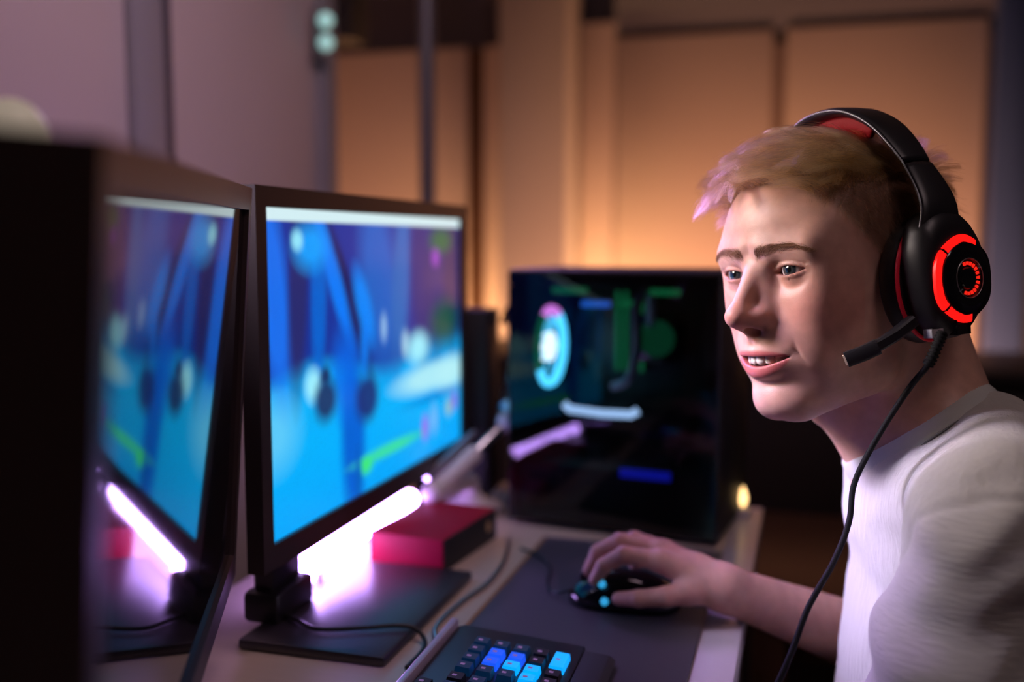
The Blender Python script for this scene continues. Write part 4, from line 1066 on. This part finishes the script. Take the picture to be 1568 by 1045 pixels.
# ---------------------------------------------------------------- headset (built in head millimetres)
hs = thing('headset', 'black over-ear gaming headset with red glowing ring worn by the player', 'headset', tuple(HEAD_T))
M_hs = mat('headset_black', (.012, .011, .014), .42, bump=(500, .08, .0002))
M_hsg = mat('headset_gloss', (.006, .006, .008), .12)
M_leather = mat('black_leatherette', (.014, .012, .013), .5, bump=(350, .4, .0006))
M_redpad = mat('red_padding', (.26, .003, .009), .6, spec=.15, bump=(400, .3, .0004))
M_redglow = mat('red_led', (.3, .0, .0), .4, emit=((1, .008, .006), 1.25))
M_redvent = mat('red_vent_led', (.3, .0, .0), .4, emit=((1, .02, .01), .9))
M_silver = mat('silver_trim', (.55, .53, .52), .3, .8)
M_greytag = mat('grey_label', (.55, .55, .57), .35, .3)
def hlink(name, bm, m, parent=None, smooth=True, bevel=0):
    for v in bm.verts: v.co = Vector(h2w(v.co)) - Vector(HEAD_T)
    o = link(name, bm, m, parent or hs, smooth, bevel * .001); return o
# centre line of the band in the x = -6 plane: (y, z), from the left cup over the head
BAND = [(103, 38), (104, 72), (82, 109), (56, 141), (28, 159), (0, 164), (-28, 159), (-56, 141), (-82, 109), (-104, 72), (-103, 38)]
def band_pts(a, b, n=8):
    s = spline([(-6 + (0), y, z) for y, z in BAND], 10)
    return s[int(a * (len(s) - 1)):int(b * (len(s) - 1)) + 1]
def band_piece(name, a, b, wfun, thick, m, dx=0):
    P = band_pts(a, b); bm = bmesh.new(); n = len(P)
    T = np.gradient(P, axis=0); T /= np.linalg.norm(T, axis=1)[:, None]
    prof = []; rings = []
    for i in range(n):
        out = np.cross(T[i], (1, 0, 0)); out = out if out @ (P[i] - np.array((-6, 0, 60))) > 0 else -out
        t = a + (b - a) * i / (n - 1); w0, w1 = wfun(t); th = thick(t)
        sec = []
        for x, o in ((w0, 0), (w0 + 2, -th * .5), (w0 + 6, -th), (w1 - 6, -th), (w1 - 2, -th * .5), (w1, 0), (w1 - 2, th * .35), (w1 - 7, th * .62), ((w0 + w1) / 2, th * .7), (w0 + 7, th * .62), (w0 + 2, th * .35)):
            sec.append(bm.verts.new(P[i] + np.array((x + dx, 0, 0)) + out * o))
        rings.append(sec)
    k = len(rings[0])
    for r0, r1 in zip(rings[:-1], rings[1:]):
        for i in range(k): bm.faces.new((r0[i], r0[(i + 1) % k], r1[(i + 1) % k], r1[i]))
    bm.faces.new(rings[0][::-1]); bm.faces.new(rings[-1]); bmesh.ops.recalc_face_normals(bm, faces=bm.faces)
    return hlink(name, bm, m, None, 'all')
wtop = lambda t: (-17 - 10 * math.sin(math.pi * (t - .2) / .6) ** .7, 16 + 3 * math.sin(math.pi * (t - .2) / .6) ** .7)
def warm(t):
    e = min(t, 1 - t) / .2          # 0 at the cup, 1 at the split
    return (-17 - 1 * (1 - e), 16 + 15 * (1 - e) ** .9)
band = band_piece('headband', .2, .8, wtop, lambda t: 4.6, M_hs)
for a, b in ((.0, .196), (.804, 1.0)):
    arm = band_piece('band_arm', a, b, warm, lambda t: 5.5, M_hs)
# silver edge line along the front of the band and arms
for a, b in ((.01, .99),):
    P = band_pts(a, b); n = len(P)
    xs = np.array([(wtop if .2 < t < .8 else warm)(t)[1] for t in np.linspace(a, b, n)])
    P = P + np.stack([xs - .2, np.zeros(n), np.zeros(n)], 1)
    hlink('edge_trim', sweep(bmesh.new(), P, circ(.9, 6), (1, 0, 0)), M_grey, band, 'all')
# glossy grey plates on the back of the arms, below the split
for s in (1, -1):
    P = [(-21.5, s * 102.5, 70), (-21, s * 93, 90), (-20, s * 83, 106)]
    hlink('arm_plate', sweep(bmesh.new(), spline(P, 5), [(-4.5, -.8), (4.5, -.8), (4.5, .8), (-4.5, .8)], (0, s * 1., .35)), M_greytag if False else mat('grey_gloss', (.16, .16, .18), .18), None, True)
# red cushion under the top
P = spline([(-4, y, z) for y, z in ((44, 140), (24, 149.5), (0, 153), (-24, 149.5), (-44, 140))], 8)
w_ = np.sin(np.linspace(.12, math.pi - .12, len(P))) ** .4
hlink('top_padding', sweep(bmesh.new(), P, np.array([[(x * k, y * k) for x, y in circ(13, 14, .42)] for k in w_]), (1, 0, 0)), M_redpad, band, 'all')
# cups
def cup(s, lit):
    c = np.array((-5, 0, 12.)); yc = lambda y: s * y
    # leatherette cushion ring
    bm = bmesh.new(); N = 48; rings = []
    for i in range(N):
        a = 2 * math.pi * i / N; ex, ez = math.cos(a), math.sin(a)
        row = []
        for k in range(14):
            b = 2 * math.pi * k / 14
            r = 11.5 * math.cos(b); yy = 79 + 11.5 * math.sin(b)
            row.append(bm.verts.new((c[0] + ex * (28.5 + r), yc(yy), c[2] + ez * (40 + r))))
        rings.append(row)
    for i in range(N):
        r0, r1 = rings[i], rings[(i + 1) % N]
        for k in range(14): bm.faces.new((r0[k], r0[(k + 1) % 14], r1[(k + 1) % 14], r1[k]))
    bmesh.ops.recalc_face_normals(bm, faces=bm.faces)
    hlink('ear_cushion', bm, M_leather, None, 'all')
    # thin red piping between cushion and shell
    pts = [(c[0] + math.cos(a) * 37.5, yc(89.5), c[2] + math.sin(a) * 49) for a in np.linspace(0, 2 * math.pi, 49)]
    hlink('red_piping', sweep(bmesh.new(), pts, circ(1.7, 8), (0, 1, 0), False), M_redglow if False else mat('red_trim', (.6, .01, .03), .4, emit=((1, .01, .04), .02)), None, 'all')
    # shell: a loft of outlines from the cushion outwards
    bm = bmesh.new()
    def outline(k, y, cx=-6, cz=10):
        base = [(30, 44), (34, 26), (34, 6), (31, -14), (24, -32), (10, -44), (-10, -46), (-26, -36), (-38, -18), (-42, 4), (-40, 26), (-31, 42), (-18, 54), (4, 58), (20, 54)]
        pt = spline([(*p, 0) for p in base + base[:1]], 4)[:-1]
        return [bm.verts.new((cx + p[0] * k, yc(y), cz + p[1] * k - (1 - k) * 0)) for p in pt]
    rings = [outline(.90, 88), outline(.99, 91), outline(1.0, 98), outline(.97, 106), outline(.88, 112), outline(.72, 114.5)]
    for r0, r1 in zip(rings[:-1], rings[1:]):
        n = len(r0)
        for i in range(n): bm.faces.new((r0[i], r0[(i + 1) % n], r1[(i + 1) % n], r1[i]))
    bm.faces.new(rings[0][::-1]); bm.faces.new(rings[-1]); bmesh.ops.recalc_face_normals(bm, faces=bm.faces)
    sh = hlink('cup_shell', bm, M_hs, None, 'all')
    # black gloss hexagon with the glowing ring
    cx, cz = -12, 11
    bm = bmesh.new(); lo, hi, hi2 = [], [], []
    for i in range(48):
        a = 2 * math.pi * i / 48; r = 35 * (1 - .02 * math.cos(6 * a))
        lo.append(bm.verts.new((cx + r * math.cos(a), yc(110), cz + r * math.sin(a)))); hi.append(bm.verts.new((cx + (r - 2) * math.cos(a), yc(116.5), cz + (r - 2) * math.sin(a)))); hi2.append(bm.verts.new((cx + (r - 4.5) * math.cos(a), yc(117.3), cz + (r - 4.5) * math.sin(a))))
    for A, B in ((lo, hi), (hi, hi2)):
        for i in range(48): bm.faces.new((A[i], A[(i + 1) % 48], B[(i + 1) % 48], B[i]))
    bm.faces.new(hi2); bmesh.ops.recalc_face_normals(bm, faces=bm.faces)
    plate = hlink('outer_plate', bm, M_hsg, None, True)
    # glowing arcs: flat bands sunk round the inner disc, at the front of the cup
    def arc(a0, a1, r0, r1, y0, y1, m, name, par):
        bm = bmesh.new(); A = []
        for a in np.linspace(R(a0), R(a1), 20):
            q = []
            k = 1 - .02 * math.cos(6 * a)
            for r, y in ((r0, y0), (r0, y1), (r1, y1 - 1.5), (r1, y0)): q.append(bm.verts.new((cx + k * r * math.cos(a), yc(y), cz + k * r * math.sin(a))))
            A.append(q)
        for p, q in zip(A[:-1], A[1:]):
            for i in range(4): bm.faces.new((p[i], p[(i + 1) % 4], q[(i + 1) % 4], q[i]))
        bm.faces.new(A[0][::-1]); bm.faces.new(A[-1]); bmesh.ops.recalc_face_normals(bm, faces=bm.faces)
        return hlink(name, bm, m, par, 'all' if False else True)
    for a0, a1 in ((48, 118), (-43, 43), (-100, -48)):
        arc(a0, a1, 28.5, 34.2, 114, 118.2, M_redglow, 'glow_arc', plate)
    # raised gloss disc with a round grille of lit slots
    mt = Matrix.Translation((cx, yc(116), cz)) @ Matrix.Rotation(R(-90 * s), 4, 'X')
    hlink('inner_disc', lathe(bmesh.new(), [(28.4, 0), (28.4, 3.0), (26.0, 5.0), (17.5, 5.8), (15.5, 5.4), (14.6, 3.4), (9, 3.2), (8, 4.8), (0, 5.4)], mt, 48), M_hsg, plate, True)
    for k in range(20):
        a = R(k * 18); 
        for r0, r1, keep in ((10.6, 13.2, True),):
            if math.cos(a) < .45 or True:
                bm = bmesh.new(); w0 = .34 / 2
                q = [(r0, -.085), (r1, -.085), (r1, .085), (r0, .085)]
                vs = []
                for y in (119.1, 120.4):
                    vs.append([bm.verts.new((cx + r * math.cos(a + o), yc(y), cz + r * math.sin(a + o))) for r, o in q])
                for i in range(4): bm.faces.new((vs[0][i], vs[0][(i + 1) % 4], vs[1][(i + 1) % 4], vs[1][i]))
                bm.faces.new(vs[1]); bm.faces.new(vs[0][::-1]); bmesh.ops.recalc_face_normals(bm, faces=bm.faces)
                hlink('grille_slot', bm, M_redvent if math.cos(a) < .35 else M_hsg, plate, False)
    hlink('chrome_ring', sweep(bmesh.new(), [(cx + 15.6 * math.cos(a), yc(121.6), cz + 15.6 * math.sin(a)) for a in np.linspace(0, 2 * math.pi, 41)], circ(.35, 6), (0, 1, 0), False), M_silver, plate, 'all')
    # lower block with its grey label
    bx = box(bmesh.new(), (10, min(yc(104), yc(111.5)), -33), (23, max(yc(104), yc(111.5)), -27)); hlink('grey_label', bx, M_greytag, sh, True, .4)
    bx = box(bmesh.new(), (-17, min(yc(102), yc(114)), -31), (-1, max(yc(102), yc(114)), -21)); hlink('volume_wheel', bx, M_hsg, sh, True, 2)
    return sh
cup(1, True); cup(-1, True)
# microphone boom on his left side
pts = spline([(26, 97, -19), (44, 92, -30), (58, 84.5, -38)], 6)
hlink('microphone_boom', sweep(bmesh.new(), pts, [(-5, -3), (-3.5, -4.5), (3.5, -4.5), (5, -3), (5, 3), (3.5, 4.5), (-3.5, 4.5), (-5, 3)], (0, 0, 1)), M_hs, None, True)
bm = sweep(bmesh.new(), [(55, 86.5, -37), (63, 79.5, -41.5), (73, 70, -46)], [(-4.6, -6), (4.6, -6), (5.6, -4), (5.6, 4), (4.6, 6), (-4.6, 6), (-5.6, 4), (-5.6, -4)], (0, 0, 1))
mic = hlink('microphone_tip', bm, M_hs, None, True)
bm = sweep(bmesh.new(), [(72.5, 70.5, -45.8), (73.3, 69.7, -46.2), (74, 69, -46.5)], [(-3.4, -4), (3.4, -4), (3.4, 4), (-3.4, 4)], (0, 0, 1))
hlink('cream_mesh_cap', bm, mat('cream_mesh', (.75, .58, .42), .5), mic, True)
# cable: ribbed relief, then the lead hanging down across the shirt
CAB = [(.1015, .8290, 1.0655), (.098, .8258, 1.0565), (.0942, .8257, 1.0457), (.0897, .8286, 1.036), (.081, .832, 1.0229), (.0661, .8383, .9951), (.0502, .8356, .9639), (.0401, .8249, .9406), (.0369, .8108, .9148), (.0255, .7889, .8879), (.0079, .7599, .861), (-.0034, .7379, .8329), (-.0127, .7227, .8134), (-.0228, .7017, .7922)]
CAB = [np.array(p) - HEAD_T for p in CAB]
M_lead = mat('black_rubber', (.008, .008, .009), .7, spec=.15)
link('cable', tube(bmesh.new(), CAB, .0024, 12, 10), M_lead, hs, 'all')
Pn = spline(CAB[:5], 22)[:58]; d_ = []
bm = bmesh.new()
sweep(bm, Pn, np.array([circ(.0046 if (i // 3) % 2 else .0036, 14) for i in range(len(Pn))]))
link('strain_relief', bm, M_lead, hs, 'all')
